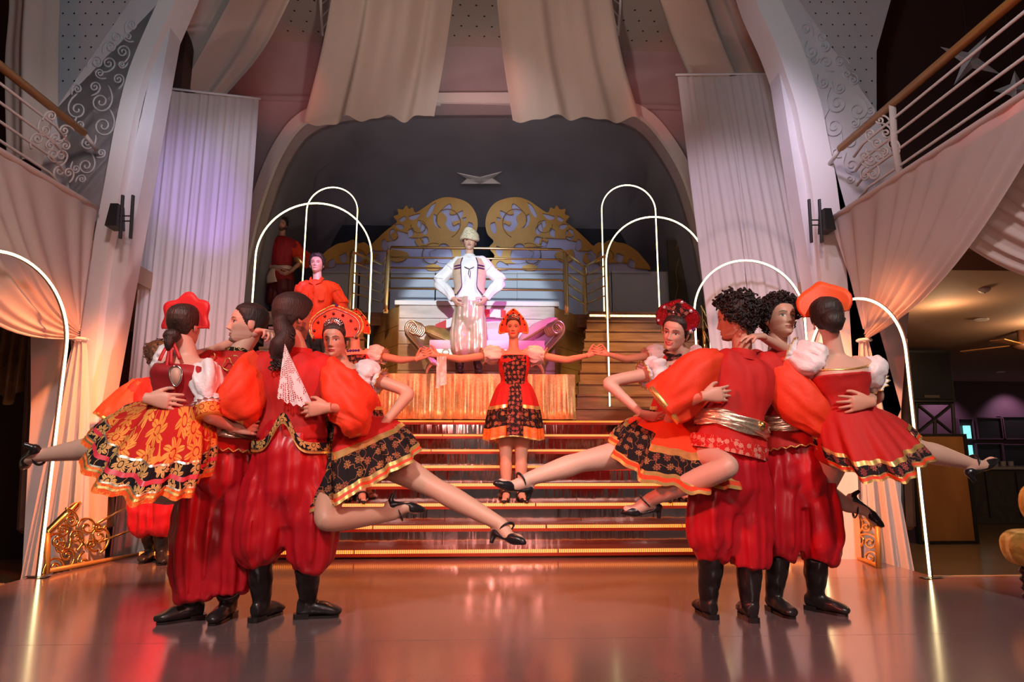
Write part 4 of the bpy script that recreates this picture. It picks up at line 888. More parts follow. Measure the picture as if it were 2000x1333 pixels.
def head_colors(X, Y, Z, fr, skin, lip, brow, goatee=0.0, beard=0.0, stache=0.0, smile=0.0, closed=0.0, shadow=0.0):
    C_ = np.ones(X.shape+(3,))*np.array(skin); ax = np.abs(X); front = fr > .05
    def put(mask, col, k=1.0): C_[mask] = C_[mask]*(1-k)+np.array(col)*k
    put(front & (ga(ax-.045, .02)*ga(Z-.08, .02) > .4), (skin[0]*1.0, skin[1]*.78, skin[2]*.75), .5)
    hairc = np.array((.02, .013, .01))
    if beard: put((Z < .066) & (Z < .035+.5*np.clip(ax-.02, 0, .07)+.012) & (Y < .02), hairc, beard*.9); put((ax > .05) & (Z > .035) & (Z < .09) & (Y < -.008) & (Y > -.04), hairc, beard*.8)
    if goatee: put(front & (Z < .034) & (ax < .022), hairc, goatee)
    if stache: put(front & (Z > .0565) & (Z < .067-.25*ax) & (ax < .030), hairc, stache)
    zl = Z-smile*14*X**2
    lipm = front & (ax < .0245) & (zl > .0385+.25*np.clip(ax-.012, 0, 1)) & (zl < .0572-.28*ax-.0015*ga(X, .004))
    put(lipm, lip); put(lipm & (np.abs(zl-.0482) < .0012), (.10, .01, .01), .8)
    if smile > .5: put(front & (ax < .015) & (np.abs(zl-.0485) < .0018), (.7, .66, .6))
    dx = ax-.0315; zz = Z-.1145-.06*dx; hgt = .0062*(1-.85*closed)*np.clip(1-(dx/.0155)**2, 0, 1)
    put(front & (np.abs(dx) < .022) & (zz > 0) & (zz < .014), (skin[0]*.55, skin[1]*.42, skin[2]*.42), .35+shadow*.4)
    eye = front & (np.abs(dx) < .0155) & (np.abs(zz) < hgt)
    put(eye, (.70, .64, .60)); put(eye & (np.abs(dx) < .0062), (.012, .008, .006))
    put(front & (np.abs(dx) < .0175) & (zz > hgt-.0006) & (zz < hgt+.0026), (.012, .008, .008)); put(front & (np.abs(dx) < .014) & (zz < -hgt) & (zz > -hgt-.0012), (.2, .09, .07), .5)
    put(front & (ax > .012) & (ax < .050) & (np.abs(Z-.1345-.0028*np.sin((ax-.012)/.038*pi)*1.6) < .0034-.04*np.clip(ax-.032, 0, 1)), brow, .9)
    put(front & (ax < .010) & (ax > .003) & (Z < .0725) & (Z > .0685), (.10, .03, .02), .6)
    return C_
HAIRLINE = ([0, 25, 45, 62, 75, 88, 100, 125, 180], [.192, .190, .176, .150, .112, .088, .098, .060, .040])
def basis(face, up=(0, 0, 1), roll=0.0):
    f = Vector(face).normalized(); y = -f; u = Vector(up); z = (u-y*u.dot(y)).normalized()
    if roll: z = Matrix.Rotation(roll, 3, f) @ z
    x = y.cross(z); return Matrix((x, y, z)).transposed()
class Head:
    def __init__(s, c, face, up=(0, 0, 1), roll=0.0, scale=1.0, **kw):
        s.c = Vector(c); s.B = basis(face, up, roll); s.k = scale; s.kw = kw
        s.grid = head_grid(jaw=kw.get('jaw', 1.0), smile=kw.get('smile', 0), nose=kw.get('nose', 1.0))
    def w(s, x, y, z): return s.c+s.B @ (Vector((x, y, z))*s.k)          # z measured from the head centre
    def arr(s, A):
        B = np.array(s.B); return np.array(s.c)+(A*s.k) @ B.T
    def mesh(s, skin):
        X, Y, Z, PH, fr = s.grid; k = s.kw
        col = head_colors(X, Y, Z, fr, skin, k.get('lip', (skin[0]*.75, skin[1]*.4, skin[2]*.4)), k.get('brow', (.02, .012, .01)), k.get('goatee', 0), k.get('beard', 0), k.get('stache', 0), k.get('smile', 0), k.get('closed', 0), k.get('shadow', 0))
        m, n = X.shape; v = s.arr(np.stack([X, Y, Z-.115], -1).reshape(-1, 3))
        f = [(i*n+j, i*n+(j+1) % n, (i+1)*n+(j+1) % n, (i+1)*n+j) for i in range(m-1) for j in range(n)]+[tuple(range(n)), tuple((m-1)*n+j for j in range(n))]
        c = col.reshape(-1, 3); V_ = [v]; F_ = list(f); Cc = [c]; o = len(v)
        for sg in (-1, 1):           # ears
            eb = MB(); R_ = []
            for a in np.linspace(.1, pi-.1, 9):
                R_.append([(sg*(.072+.012*math.sin(a)*(.4+.6*(math.sin(t)*.5+.5))), .012+.019*math.sin(a)*math.cos(t), -.008-.034*math.cos(a)) for t in np.linspace(0, 2*pi, 12, endpoint=False)])
            eb.rings(R_); ev = s.arr(np.array(eb.v)); V_.append(ev); Cc.append(np.ones((len(ev), 3))*np.array(skin)*np.array((1, .85, .85))); F_ += [tuple(i+o for i in q) for q in eb.f]; o += len(ev)
        return np.vstack(V_), F_, np.vstack(Cc)
    def hair(s, parent, m, thick=.012, rough=.004, lift=0.0, freq=60, line=None, seed=0, front=0.0):
        X, Y, Z, PH, fr = s.grid; mm, n = X.shape; hl = line or HAIRLINE
        deg = np.abs(np.degrees(PH)); zmin = np.interp(deg, hl[0], hl[1]); edge = np.clip((Z-zmin)/.018, 0, 1)
        P_ = np.stack([X, Y, Z-.115], -1); cen = np.array((0, .01, .02)); N_ = P_-cen; N_ /= np.linalg.norm(N_, axis=-1)[..., None]+1e-9
        ns = np.array([[noise.noise(Vector(P_[i, j]*freq)+Vector((seed, 0, 0))) for j in range(n)] for i in range(mm)])
        th = (thick+lift*np.clip((Z-.15)/.08, 0, 1)+front*np.clip(-Y/.09, 0, 1)*np.clip((Z-.17)/.03, 0, 1)+rough*ns)*edge**.5+.0008
        v = s.arr((P_+N_*th[..., None]).reshape(-1, 3)); keep = (Z-zmin > -.002)
        mb = MB(); mb.v = [tuple(p) for p in v]
        for i in range(mm-1):
            for j in range(n):
                k = (j+1) % n
                if keep[i, j] or keep[i+1, k]: mb.f.append((i*n+j, i*n+k, (i+1)*n+k, (i+1)*n+j))
        mb.f.append(tuple((mm-1)*n+j for j in range(n)))
        o = mb.build('hair', m, parent, True)
        bq = bmesh.new(); bq.from_mesh(o.data); bmesh.ops.delete(bq, geom=[v_ for v_ in bq.verts if not v_.link_faces], context='VERTS'); bq.to_mesh(o.data); bq.free()
        return o
    def curls(s, parent, m, n=230, r=.017, seed=1, out=.022, line=None):
        rg = random.Random(seed); X, Y, Z, PH, fr = s.grid; hl = line or HAIRLINE; mb = MB(); cnt = 0
        while cnt < n:
            i = rg.randrange(X.shape[0]); j = rg.randrange(X.shape[1])
            if Z[i, j] < np.interp(abs(math.degrees(PH[i, j])), *hl)+.004: continue
            p = Vector((X[i, j], Y[i, j], Z[i, j]-.115)); d = (p-Vector((0, .01, .02))).normalized(); c = p+d*rg.uniform(.004, out)*(1+.6*max(0, Z[i, j]-.16)/.07)
            a = Vector((rg.uniform(-1, 1), rg.uniform(-1, 1), rg.uniform(-1, 1))).normalized(); b = a.cross(d).normalized(); q = r*rg.uniform(.6, 1.15)
            t0 = rg.uniform(0, 6); lw = rg.uniform(.75, 1.2); pts = [s.w(*(c+(b*math.cos(t0+t)+a*math.sin(t0+t))*q*.62+d*(t*.002))) for t in np.linspace(0, 5.2, 9)]
            mb.tube(pts, [r*.16]+[r*.26*lw]*7+[r*.1], 4); cnt += 1
        return mb.build('curls', m, parent, True)
# ---------------------------------------------------------------- hands
def hand(mb, wrist, dirv, palm, thumb=1, curl=.35, spread=.12, k=1.0, tip=None):
    d = Vector(dirv).normalized(); p = Vector(palm); p = (p-d*p.dot(d)).normalized(); l = d.cross(p)*thumb; w = Vector(wrist)
    def at(a, b, c): return w+(d*a+l*b+p*c)*k
    mb.tube([at(-.02, 0, 0), at(.01, 0, 0), at(.05, .002, -.002), at(.088, 0, -.002), at(.098, 0, 0)], [(.022*k, .028*k), (.020*k, .030*k), (.016*k, .040*k), (.014*k, .042*k), (.010*k, .038*k)], 14, 14, ref=p)
    for i, (b, ln, a0) in enumerate(((.031, .074, .085), (.0105, .082, .09), (-.010, .076, .088), (-.030, .060, .08))):
        q = at(a0, b, 0); ang = 0; pts = [at(a0-.02, b*.9, 0), q]; sd = d*math.cos(spread*(1.4-i))+l*math.sin(spread*(1.4-i))*.8
        for s_, c_ in ((.42, .8), (.32, 1.1), (.26, .9)):
            ang += curl*c_*(1+.12*i); q = q+(sd*math.cos(ang)+p*math.sin(ang))*ln*s_*k; pts.append(q)
        mb.tube(pts, [.0092*k, .0094*k, .0088*k, .0080*k, .0060*k], 9, 14)
    t0 = at(.015, .022, .004); t1 = at(.045, .046, .012); t2 = t1+(d*.75+l*(.55-.5*curl)+p*(.2+.5*curl)).normalized()*.034*k; t3 = t2+(d*.9+l*(.25-.5*curl)+p*(.2+.6*curl)).normalized()*.028*k
    mb.tube([t0, t1, t2, t3], [.016*k, .0125*k, .0105*k, .0075*k], 9, 12)
# ---------------------------------------------------------------- body
def frame_from(lat, axis):
    a = Vector(axis).normalized(); l = Vector(lat); l = (l-a*l.dot(a)).normalized(); return l, a.cross(l)   # lateral, depth
def torso(mb, P, N, lat0, lat1, prof, n=28, sub=16, bow=0.0):
    P, N = Vector(P), Vector(N); ax = N-P; rows = []
    for t, a, b in catmull(prof, sub):
        l, f = frame_from(Vector(lat0).lerp(Vector(lat1), min(1, max(0, t))), ax); c = P+ax*t+f*bow*math.sin(max(0, min(1, t))*pi)
        rows.append([tuple(c+l*(a*math.copysign(abs(math.cos(q))**.85, math.cos(q)))+f*(b*math.copysign(abs(math.sin(q))**.85, math.sin(q)))) for q in np.linspace(0, 2*pi, n, endpoint=False)])
    mb.rings(rows)
MALE = [(-.26, .12, .09), (-.12, .165, .115), (0, .165, .115), (.3, .145, .105), (.62, .17, .12), (.82, .175, .11), (.95, .12, .085), (1.02, .065, .06)]
FEM = [(-.30, .10, .09), (-.14, .165, .12), (0, .160, .115), (.3, .118, .09), (.55, .14, .105), (.72, .145, .125), (.86, .145, .09), (.96, .09, .07), (1.03, .05, .05)]
def build_body(root, J, head, skin, female=False, legs=True, feet=None, hands=(), vox=.010):
    mb = MB(); k = 1.0; F_ = FEM if female else MALE
    torso(mb, J['pel'], J['neck'], J['lat0'], J['lat1'], F_ if female else [(t, w-.016, d-.016) for t, w, d in F_])
    hb = head.w(0, .022, -.06); mb.tube([Vector(J['neck'])-(Vector(J['neck'])-Vector(J['pel'])).normalized()*.06, J['neck'], hb, head.w(0, .02, -.02)], ([.06, .05, .046, .044] if female else [.072, .057, .051, .048]), 14, 10)
    ar = (.046, .040, .036, .034, .022) if female else (.044, .043, .040, .040, .028)
    for s_ in 'LR':
        if 'el'+s_ in J:
            S_, E_, W_ = J['sh'+s_], J['el'+s_], J['wr'+s_]
            mb.tube([Vector(J['neck']).lerp(S_, .55), S_, Vector(S_).lerp(E_, .35), Vector(S_).lerp(E_, .95), Vector(E_).lerp(W_, .25), Vector(W_)], [ar[0]*.9, ar[0]*1.08, ar[1], ar[2], ar[3], ar[4]], 14, 26)
        if legs and 'kn'+s_ in J:
            H_, K_, A_ = Vector(J['hip'+s_]), Vector(J['kn'+s_]), Vector(J['an'+s_])
            pr = (.094, .086, .060, .055, .058, .034) if female else (.075, .062, .05, .046, .046, .036)
            mb.tube([Vector(J['pel']).lerp(H_, .5), H_, H_.lerp(K_, .4), H_.lerp(K_, .92), K_.lerp(A_, .08), K_.lerp(A_, .32), A_], [pr[0]*.9, pr[0], pr[1], pr[2], pr[3], pr[4], pr[5]], 16, 34)
            if 'toe'+s_ in J:
                T_ = Vector(J['toe'+s_]); ax = (T_-A_); so = Vector(J['sole'+s_]).normalized(); hl = A_+so*.045-ax.normalized()*.03
                mb.tube([A_-(T_-A_)*.05, A_+so*.02+ax*.15, A_+ax*.5+so*.035, T_-ax*.12+so*.02, T_+so*.015], [.036, .036, .03, .026, .012], 12, 14)
                mb.ball(hl, .026, 10, 8)
    me = remesh(mb, vox, 4); v, f = me_arrays(me); bpy.data.meshes.remove(me)
    V_ = [v]; F2 = list(f); C_ = [np.ones((len(v), 3))*np.array(skin)]; o = len(v)
    if hands:
        hm = MB()
        for h in hands: hand(hm, **h)
        me = remesh(hm, .0042, 2); v, f = me_arrays(me); bpy.data.meshes.remove(me); V_.append(v); F2 += [tuple(i+o for i in q) for q in f]; C_.append(np.ones((len(v), 3))*np.array(skin)*np.array((1, .93, .9))); o += len(v)
    v, f, c = head.mesh(skin); V_.append(v); F2 += [tuple(i+o for i in q) for q in f]; C_.append(c)
    vv = np.vstack(V_); cc = np.vstack(C_)
    me = bpy.data.meshes.new('body'); me.from_pydata(vv.tolist(), [], F2)
    ca = me.color_attributes.new('Col', 'FLOAT_COLOR', 'POINT'); ca.data.foreach_set('color', np.hstack([cc, np.ones((len(cc), 1))]).ravel())
    return link('body', me, 'skin', root, True)
def folds(o, amp, scale, seed=0.0, fn=None, along=None):
    me = o.data; n = len(me.vertices); nv = np.empty(n*3); me.vertices.foreach_get('normal', nv); nv = nv.reshape(-1, 3); co = np.empty(n*3); me.vertices.foreach_get('co', co); co = co.reshape(-1, 3); src = co if along is None else co-np.outer(co @ np.array(along), np.array(along))*.72
    d = np.array([noise.noise(Vector((p[0]*scale[0]+seed, p[1]*scale[1], p[2]*scale[2]+.7*math.sin(p[0]*9)))) for p in src])
    d = d*1.5*amp if fn is None else fn(d, co)*amp
    me.vertices.foreach_set('co', (co+nv*d[:, None]).ravel()); me.update()
def cloth_from(mb, name, m, root, vox=.011, smooth=4, amp=.007, scale=(9, 9, 3), seed=0):
    me = remesh(mb, vox, smooth); o = link(name, me, m, root, True)
    if amp: folds(o, amp, scale, seed)
    return o
def band(root, name, m, rows, closed=True): return MB().rings(rows, closed, False).build(name, m, root, True)
def ring_at(c, l, f, a, b, n=64, ph=0): return [tuple(Vector(c)+Vector(l)*(a*math.cos(q))+Vector(f)*(b*math.sin(q))) for q in np.linspace(0, 2*pi, n, endpoint=False)]
def ripple(mb, n, terms, seed=0.0, start=0):
    A = np.array(mb.v[start:]); m = len(A)//n; A = A.reshape(m, n, 3); c = A.mean(1, keepdims=True); th = np.linspace(0, 2*pi, n, endpoint=False)[None, :]; v = np.linspace(0, 1, m)[:, None]
    k = 1+sum(a*np.sin(f*th+seed*(i+1)+sh*v)*np.interp(v, [0, .5, 1], ev) for i, (a, f, sh, ev) in enumerate(terms))
    mb.v[start:] = [tuple(p) for p in (c+(A-c)*k[..., None]).reshape(-1, 3)]
def sleeve(root, pts, radii, m, trim='gold_trim', seed=0, amp=.008, flat=.72, name='sleeve', trimw=.02):
    mb = MB(); mb.tube(pts, [(r, r*flat) if not isinstance(r, tuple) else r for r in radii], 44, 44, caps=True, ref=(0, 0, 1) if abs((Vector(pts[-1])-Vector(pts[0])).normalized().y) < .7 else None)
    ripple(mb, 44, ((.055, 4, 2.5, (.5, 1, 1)), (.045, 7, -2, (.8, .7, 1.2)), (.03, 12, 1.5, (1.3, .5, 1.2))), seed)
    o = mb.build(name, m, root, True); ad = (Vector(pts[-1])-Vector(pts[0])).normalized()
    folds(o, amp*1.5, (9, 9, 9), seed, along=ad); folds(o, amp*.75, (22, 22, 22), seed+3, along=ad)
    if trim:
        e = Vector(pts[-1]); d = (e-Vector(pts[-2])).normalized(); r = radii[-1]; r = r if isinstance(r, tuple) else (r, r*flat)
        MB().tube([e-d*trimw, e+d*.003], [(r[0]*1.04, r[1]*1.04)]*2, 22, 3).build('cuff_trim', trim, o, True)
    return o
def trousers(root, waist, lat, front, legs, m, hipw=.19, hipd=.15, seed=0, crotch=None, vox=.0125):
    mb = MB(); w = Vector(waist)
    for k_, (pts, rad) in enumerate(legs):
        s0 = len(mb.v); mb.tube([w+(Vector(pts[0])-w)*.3]+pts, [rad[0]*.9]+rad, 72, 30, flat=.92); ripple(mb, 72, ((.05, 6, .8, (.6, 1, .8)), (.06, 10, -.7, (1, 1, 1)), (.04, 17, .5, (1, .8, 2.0))), seed+k_*2.3, s0)
    l = Vector(lat).normalized(); f = Vector(front).normalized(); low = Vector(crotch) if crotch else w-V(0, 0, .3)
    rows = [ring_at(lerp(w, low, t), l, f, a, b, 26) for t, a, b in ((0, hipw*.86, hipd*.86), (.3, hipw, hipd), (.65, hipw*.95, hipd), (1, hipw*.5, hipd*.6))]
    mb.rings(rows); o = cloth_from(mb, 'trousers', m, root, vox, 5, 0)
    folds(o, .014, (15, 15, .8), seed); folds(o, .007, (32, 32, 1.6), seed+5); folds(o, .006, (6, 6, 12), seed+9)
    return o
def boots(root, top, ankle, toe, heelz=.0, m='boot', r=.062, sole='boot'):
    top, ankle, toe = Vector(top), Vector(ankle), Vector(toe); d = (toe-ankle); d.z = 0; L_ = d.length; d.normalize()
    t = V(ankle.x, ankle.y, heelz); mb = MB()
    mb.tube([top, top.lerp(ankle, .5), ankle, t+V(0, 0, .06)-d*.01], [r*1.02, r*.96, r*.74, r*.7], 18, 16)
    mb.tube([t-d*.055+V(0, 0, .052), t+V(0, 0, .054)-d*.02, t+d*L_*.45+V(0, 0, .044), t+d*L_*.8+V(0, 0, .034), t+d*L_+V(0, 0, .026)], [(.036, .030), (.044, .037), (.036, .041), (.025, .042), (.012, .020)], 16, 18, ref=(0, 0, 1))
    o = cloth_from(mb, 'boot', m, root, .008, 3, .004, (22, 22, 18), top.x*10)
    sl = MB(); pr = ring = []
    n_ = V(-d.y, d.x, 0); out = [(-.066, .0), (-.056, .021), (-.02, .028), (L_*.35, .028), (L_*.7, .033), (L_*.9, .020), (L_-.012, 0)]
    poly = [t+d*a+n_*b for a, b in out]+[t+d*a-n_*b for a, b in reversed(out[1:-1])]
    sl.prism(poly, (0, 0, 1), .013); hp = [t+d*a+n_*b for a, b in ((-.07, .015), (-.06, .03), (.01, .034), (.01, -.034), (-.06, -.03), (-.07, -.015))]; sl.prism(hp, (0, 0, 1), .026)
    sl.build('boot_sole', sole, o); return o
def heel_shoe(root, ankle, toe, sole, k=1.0, m='shoe_black', strap=True):
    A_, T_ = Vector(ankle), Vector(toe); ax = (T_-A_); L_ = ax.length; d = ax.normalized(); so = Vector(sole); so = (so-d*so.dot(d)).normalized(); n_ = d.cross(so)
    mb = MB()
    def at(a, b, c): return A_+d*a+so*b+n_*c
    mb.tube([at(L_*.48, .040, 0), at(L_*.62, .034, 0), at(L_*.85, .026, 0), at(L_+.008, .022, 0), at(L_+.026, .024, 0)], [(.026*k, .036*k), (.031*k, .040*k), (.026*k, .036*k), (.018*k, .024*k), (.006, .008)], 16, 16, ref=so)
    mb.tube([at(-.045, .032, 0), at(-.03, .042, 0), at(.0, .052, 0), at(L_*.3, .052, 0), at(L_*.55, .05, 0)], [(.024*k, .014*k), (.030*k, .030*k), (.016*k, .034*k), (.010*k, .028*k), (.012*k, .036*k)], 14, 16, ref=so)
    mb.tube([at(-.03, .055, 0), at(-.028, .075, 0), at(-.018, .105, 0)], [(.020*k, .022*k), (.015*k, .017*k), (.012*k, .014*k)], 10, 5, ref=d)
    o = cloth_from(mb, 'shoe', m, root, .0065, 2, 0)
    if strap:
        c = at(L_*.16, .0, 0); MB().tube([c+n_*(.041*k*math.cos(q))+(so*.8-d*.45)*(.044*k*math.sin(q)) for q in np.linspace(0, 2*pi, 19)], [(.004, .008)]*19, 6, ref=d).build('ankle_strap', m, o, True)
    return o
def skirt(root, wc, wA, wB, hc, hA, hB, tiers, pleats=14, amp=.06, seed=0, bulge=.12, n=150):
    wc, wA, wB, hc, hA, hB = [Vector(x) for x in (wc, wA, wB, hc, hA, hB)]
    def pt(q, v, off=0.0):
        e = v**.62; c = wc.lerp(hc, v); A_ = wA.lerp(hA, e+bulge*math.sin(v*pi)); B_ = wB.lerp(hB, e+bulge*math.sin(v*pi))
        k = 1+off+amp*v**.7*(math.sin(pleats*q+seed+.9*math.sin(2*q+seed))*.65+.35*math.sin(pleats*2.1*q+2*seed))
        return tuple(c+A_*(math.cos(q)*k)+B_*(math.sin(q)*k)+(hc-wc)*(.035*v*math.sin(3*q+seed)))
    for name, m, v0, v1, off in tiers:
        nv = max(3, int((v1-v0)*22)+2)
        MB().rings([[pt(q, lerp(v0, v1, i/(nv-1)), off) for q in np.linspace(0, 2*pi, n, endpoint=False)] for i in range(nv)], True, False).build(name, m, root, True)
    return pt
def puff(root, S, E, r, m='satin_white', trim='gold_trim', seed=0, ln=.55):
    S, E = Vector(S), Vector(E); d = (E-S); e = S+d*ln
    mb = MB(); mb.tube([S-d*.10, S, S+d*ln*.5, e-d*.04, e], [r*.6, r*.95, r*1.08, r*.8, r*.52], 44, 36); ripple(mb, 44, ((.06, 9, 1, (1.5, .6, 1.5)), (.04, 14, -2, (1.5, .5, 1.5))), seed); o = mb.build('puff_sleeve', m, root, True); folds(o, .020, (17, 17, 17), seed, along=d.normalized()); folds(o, .008, (40, 40, 40), seed+4, along=d.normalized())
    rf = [];  dn = d.normalized(); u = dn.orthogonal().normalized(); w = dn.cross(u)
    for a, k in ((e-dn*.012, .60), (e+dn*.006, .66), (e+dn*.022, .92)):
        rf.append([tuple(Vector(a)+(u*math.cos(q)+w*math.sin(q))*r*k*(1+.12*math.sin(q*14+seed)*(k-.55)*3)) for q in np.linspace(0, 2*pi, 72, endpoint=False)])
    MB().rings(rf, True, False).build('ruffle', m, o, True)
    if trim: MB().tube([Vector(rf[2][i]) for i in range(0, 72, 2)]+[Vector(rf[2][0])], .004, 5).build('ruffle_trim', trim, o, True)
    return o
def crown(root, hd, outline, mplate, y0=-.03, bend=1.2, lean=0.0, rim='beads_gold', rimr=.006, gems=(), inner=None, tiara=False, backm=None, name='crown_plate', rim2=None):
    def to(x, z, dy=0.0): return hd.w(x, y0+bend*x*x+lean*(z)+dy, z)
    pl = catmull(outline, len(outline)*5); n = len(pl)
    cen = (0, .02); rows = []
    for off in (-.007, .007):
        for t in ((.02, .5, .85, 1) if off < 0 else (1, .85, .5, .02)):
            rows.append([tuple(to(cen[0]+(x-cen[0])*t, cen[1]+(z-cen[1])*t, off)) for x, z in pl])
    root = MB().rings(rows).build(name, mplate, root, True)
    if rim:
        b = MB(); L_ = catmull(outline, int(n*1.2))
        for i, (x, z) in enumerate(L_):
            if z < outline[0][1]+.004 and abs(x) < abs(outline[0][0])*.9: continue
            b.ball(to(x, z, -.005), rimr*rnd.uniform(.8, 1.2), 6, 5)
        tag(b.build('bead_rim', rim, root, True), kind='stuff')
    if rim2:
        b = MB()
        for (x, z) in catmull(outline, int(n*1.3)): b.ball(to(cen[0]+(x-cen[0])*.9, cen[1]+(z-cen[1])*.9, -.011), rimr*.6, 6, 4)
        tag(b.build('bead_row', rim2, root, True), kind='stuff')
    for x, z, r, m in gems: MB().ball(to(x, z, -.012), (r, r*.8, r), 8, 6).build('gem', m, root, True)
    if tiara:
        fr = MB(); c0 = (0, .085)
        for k in range(11):
            a = pi*(.12+.76*k/10); fr.tube([to(c0[0]+.022*math.cos(a), c0[1]+.02*math.sin(a), -.02), to(c0[0]+.066*math.cos(a), c0[1]+.062*math.sin(a), -.02)], [.002, .0035], 5); fr.ball(to(c0[0]+.068*math.cos(a), c0[1]+.065*math.sin(a), -.02), .005, 6, 4)
        for rr in (.022, .056): fr.tube([to(c0[0]+rr*math.cos(a)*1.05, c0[1]+rr*math.sin(a), -.021) for a in np.linspace(.1, pi-.1, 17)], .0028, 5)
        fr.build('tiara', 'silver', root, True)
        hb = MB(); hb.prism([to(c0[0]+.074*math.cos(a), c0[1]+.07*math.sin(a), -.010) for a in np.linspace(-.1, pi+.1, 24)], tuple(hd.B @ Vector((0, 1, 0))), .006); hb.build('tiara_base', 'black_cloth', root)
    return to
def fan(w, top, low=-.03, pts=13, point=.02):
    return [(w*math.sin(a), low+(top-low)*(math.cos(a/1.0)*.5+.5)**.8+point*max(0, 1-abs(a)/.5)) for a in np.linspace(-2.2, 2.2, pts)]
SK = (.56, .32, .225); SKM = (.50, .27, .18); SKP = (.62, .38, .29)
RW = (.45, .02, .02)
# ================================================================== PEOPLE: the cast
q = W
XL = V(1, 0, 0)
def inflate(prof, a, b, hem=None):
    out = [(t, w+a, d+b) for t, w, d in prof if t > -.2]
    return ([(hem[0], hem[1], hem[2]), (hem[0]*.5, (hem[1]+out[0][1])/2, (hem[2]+out[0][2])/2)] if hem else [])+out[1:] if hem else out
def tunic(root, J, m, hem=(-.24, .20, .155), cap=.30, capr=.088, seed=0, collar=None, lean=None, infl=.016):
    mb = MB(); torso(mb, J['pel'], J['neck'], J['lat0'], J['lat1'], inflate(MALE, infl, infl, hem), 30, 20)
    for s_ in 'LR':
        if 'el'+s_ in J:
            S_, E_ = Vector(J['sh'+s_]), Vector(J['el'+s_]); mb.tube([Vector(J['neck']).lerp(S_, .45), S_, S_.lerp(E_, cap)], [.062, capr, capr*1.02], 16, 10)
    o = cloth_from(mb, 'tunic', m, root, .0115, 4, .014, (8, 8, 3), seed); folds(o, .007, (18, 18, 9), seed+2)
    n = Vector(J['neck']); ax = (n-Vector(J['pel'])).normalized(); l, f = frame_from(J['lat1'], ax)
    if collar: MB().rings([ring_at(n+ax*h, l, f, r, r*.95, 28) for h, r in ((-.03, .105), (-.012, .09), (.0, .078), (.03, .068))], True, False).build('collar', collar, root, True)
    return o
def at_torso(J, t):
    P_, N_ = Vector(J['pel']), Vector(J['neck']); ax = (N_-P_); l, f = frame_from(Vector(J['lat0']), ax); return P_+ax*t, l, f, ax.normalized()
def sash(root, J, t=.12, a=.182, b=.135, h=.085, m='silver_gold', seed=0):
    c, l, f, ax = at_torso(J, t); rows = []
    for k in range(17):
        w = (k/16-.5)*h; e = .005*math.sin(k*2.2+seed)+.008*math.cos((k/16-.5)*pi)
        rows.append([tuple(Vector(p)+ax*(.008*math.sin(2*j/64*2*pi+seed)+.006*math.sin(5*j/64*2*pi+k*.8+seed))+(Vector(p)-c).normalized()*.004*math.sin(9*j/64*2*pi+k*1.3)) for j, p in enumerate(ring_at(c+ax*w, l, f, a+e, b+e, 64))])
    return MB().rings(rows, True, False).build('sash', m, root, True)
def hem_trim(root, J, t, a, b, m='gold_trim', wave=.010, n=26, r=.0085, tilt=0.0):
    c, l, f, ax = at_torso(J, t); pts = []
    for k in range(n*4+1):
        w = k/(n*4)*2*pi; pts.append(c+l*(a*math.cos(w))+f*(b*math.sin(w))+ax*(wave*math.sin(w*n)+tilt*math.cos(2*w)))
    return MB().tube(pts, [(r, r*.5)]*len(pts), 5).build('hem_trim', m, root, True)
def man(label, base, J, head, skin, hands=(), vox=.011, tun='velvet', tk=None, body_legs=True):
    root = thing('person', label, 'person', base); build_body(root, J, head, skin, False, body_legs, None, hands, vox)
    tunic(root, J, tun, **(tk or {})); return root
def foot(px, py, dx, dy, ln=.175):
    g = G(px, py); d = Vector((dx, dy, 0)).normalized(); return V(g.x, g.y, .10), V(g.x, g.y, .05)+d*ln
def legs_straight(J, pelw=.09):
    pass
# ---------------------------------------------------------------- D: man with ponytail, back to the audience
J = dict(pel=q(572, 848, 3.47), neck=q(583, 692, 3.45), lat0=XL, lat1=XL, shL=q(520, 716, 3.45), elL=q(468, 792, 3.36), wrL=q(432, 828, 3.36), shR=q(636, 718, 3.45), elR=q(692, 800, 3.5), wrR=q(665, 850, 3.72))
a1, t1 = foot(508, 1212, .35, .9); a2, t2 = foot(600, 1208, 1, .15)
J.update(hipL=q(545, 870, 3.47), knL=q(525, 1010, 3.45), anL=a1, hipR=q(600, 870, 3.47), knR=q(608, 1010, 3.45), anR=a2)
hd = Head(q(574, 622, 3.45), (.62, .78, -.06), beard=.7, stache=.8)
D = man('dancer with long dark ponytail and puffed orange sleeves, back turned, low-crotched red satin trousers', (-1.0, 3.5, 0), J, hd, SKM, [dict(wrist=J['wrL'], dirv=(-.9, 0, -.2), palm=(0, 1, 0), thumb=1, curl=.4)], tk=dict(hem=(-.06, .178, .14), seed=1, collar='velvet', capr=.074))
hd.hair(D, 'hair_black', .020, .002, .008, 25)
pt_ = MB(); pt_.tube([hd.w(-.01, .09, -.02), q(556, 655, 3.33), q(548, 680, 3.31), q(540, 715, 3.33)], [.04, .05, .052, .02], 14, 16); o = pt_.build('ponytail', 'hair_black', D, True); folds(o, .012, (30, 30, 18), 3)
for i_ in range(70):
    a_ = rnd.uniform(0, 1); c0_ = q(lerp(560, 538, a_)+rnd.uniform(-14, 14), lerp(650, 712, a_), 3.30); pt2 = [c0_+V(.010*math.cos(t+i_), .008*math.sin(t+i_), -.006*t) for t in np.linspace(0, 7, 9)]
    MB.tube(PC if i_ else (PC := MB()), pt2, [.002]+[.0045]*7+[.001], 4)
PC.build('loose_curls', 'hair_black', D, True)
sleeve(D, [q(520, 700, 3.45), q(500, 735, 3.42), q(470, 785, 3.36), q(450, 818, 3.34)], [.085, .125, .13, .085], 'orange_sleeve', seed=2, amp=.014)
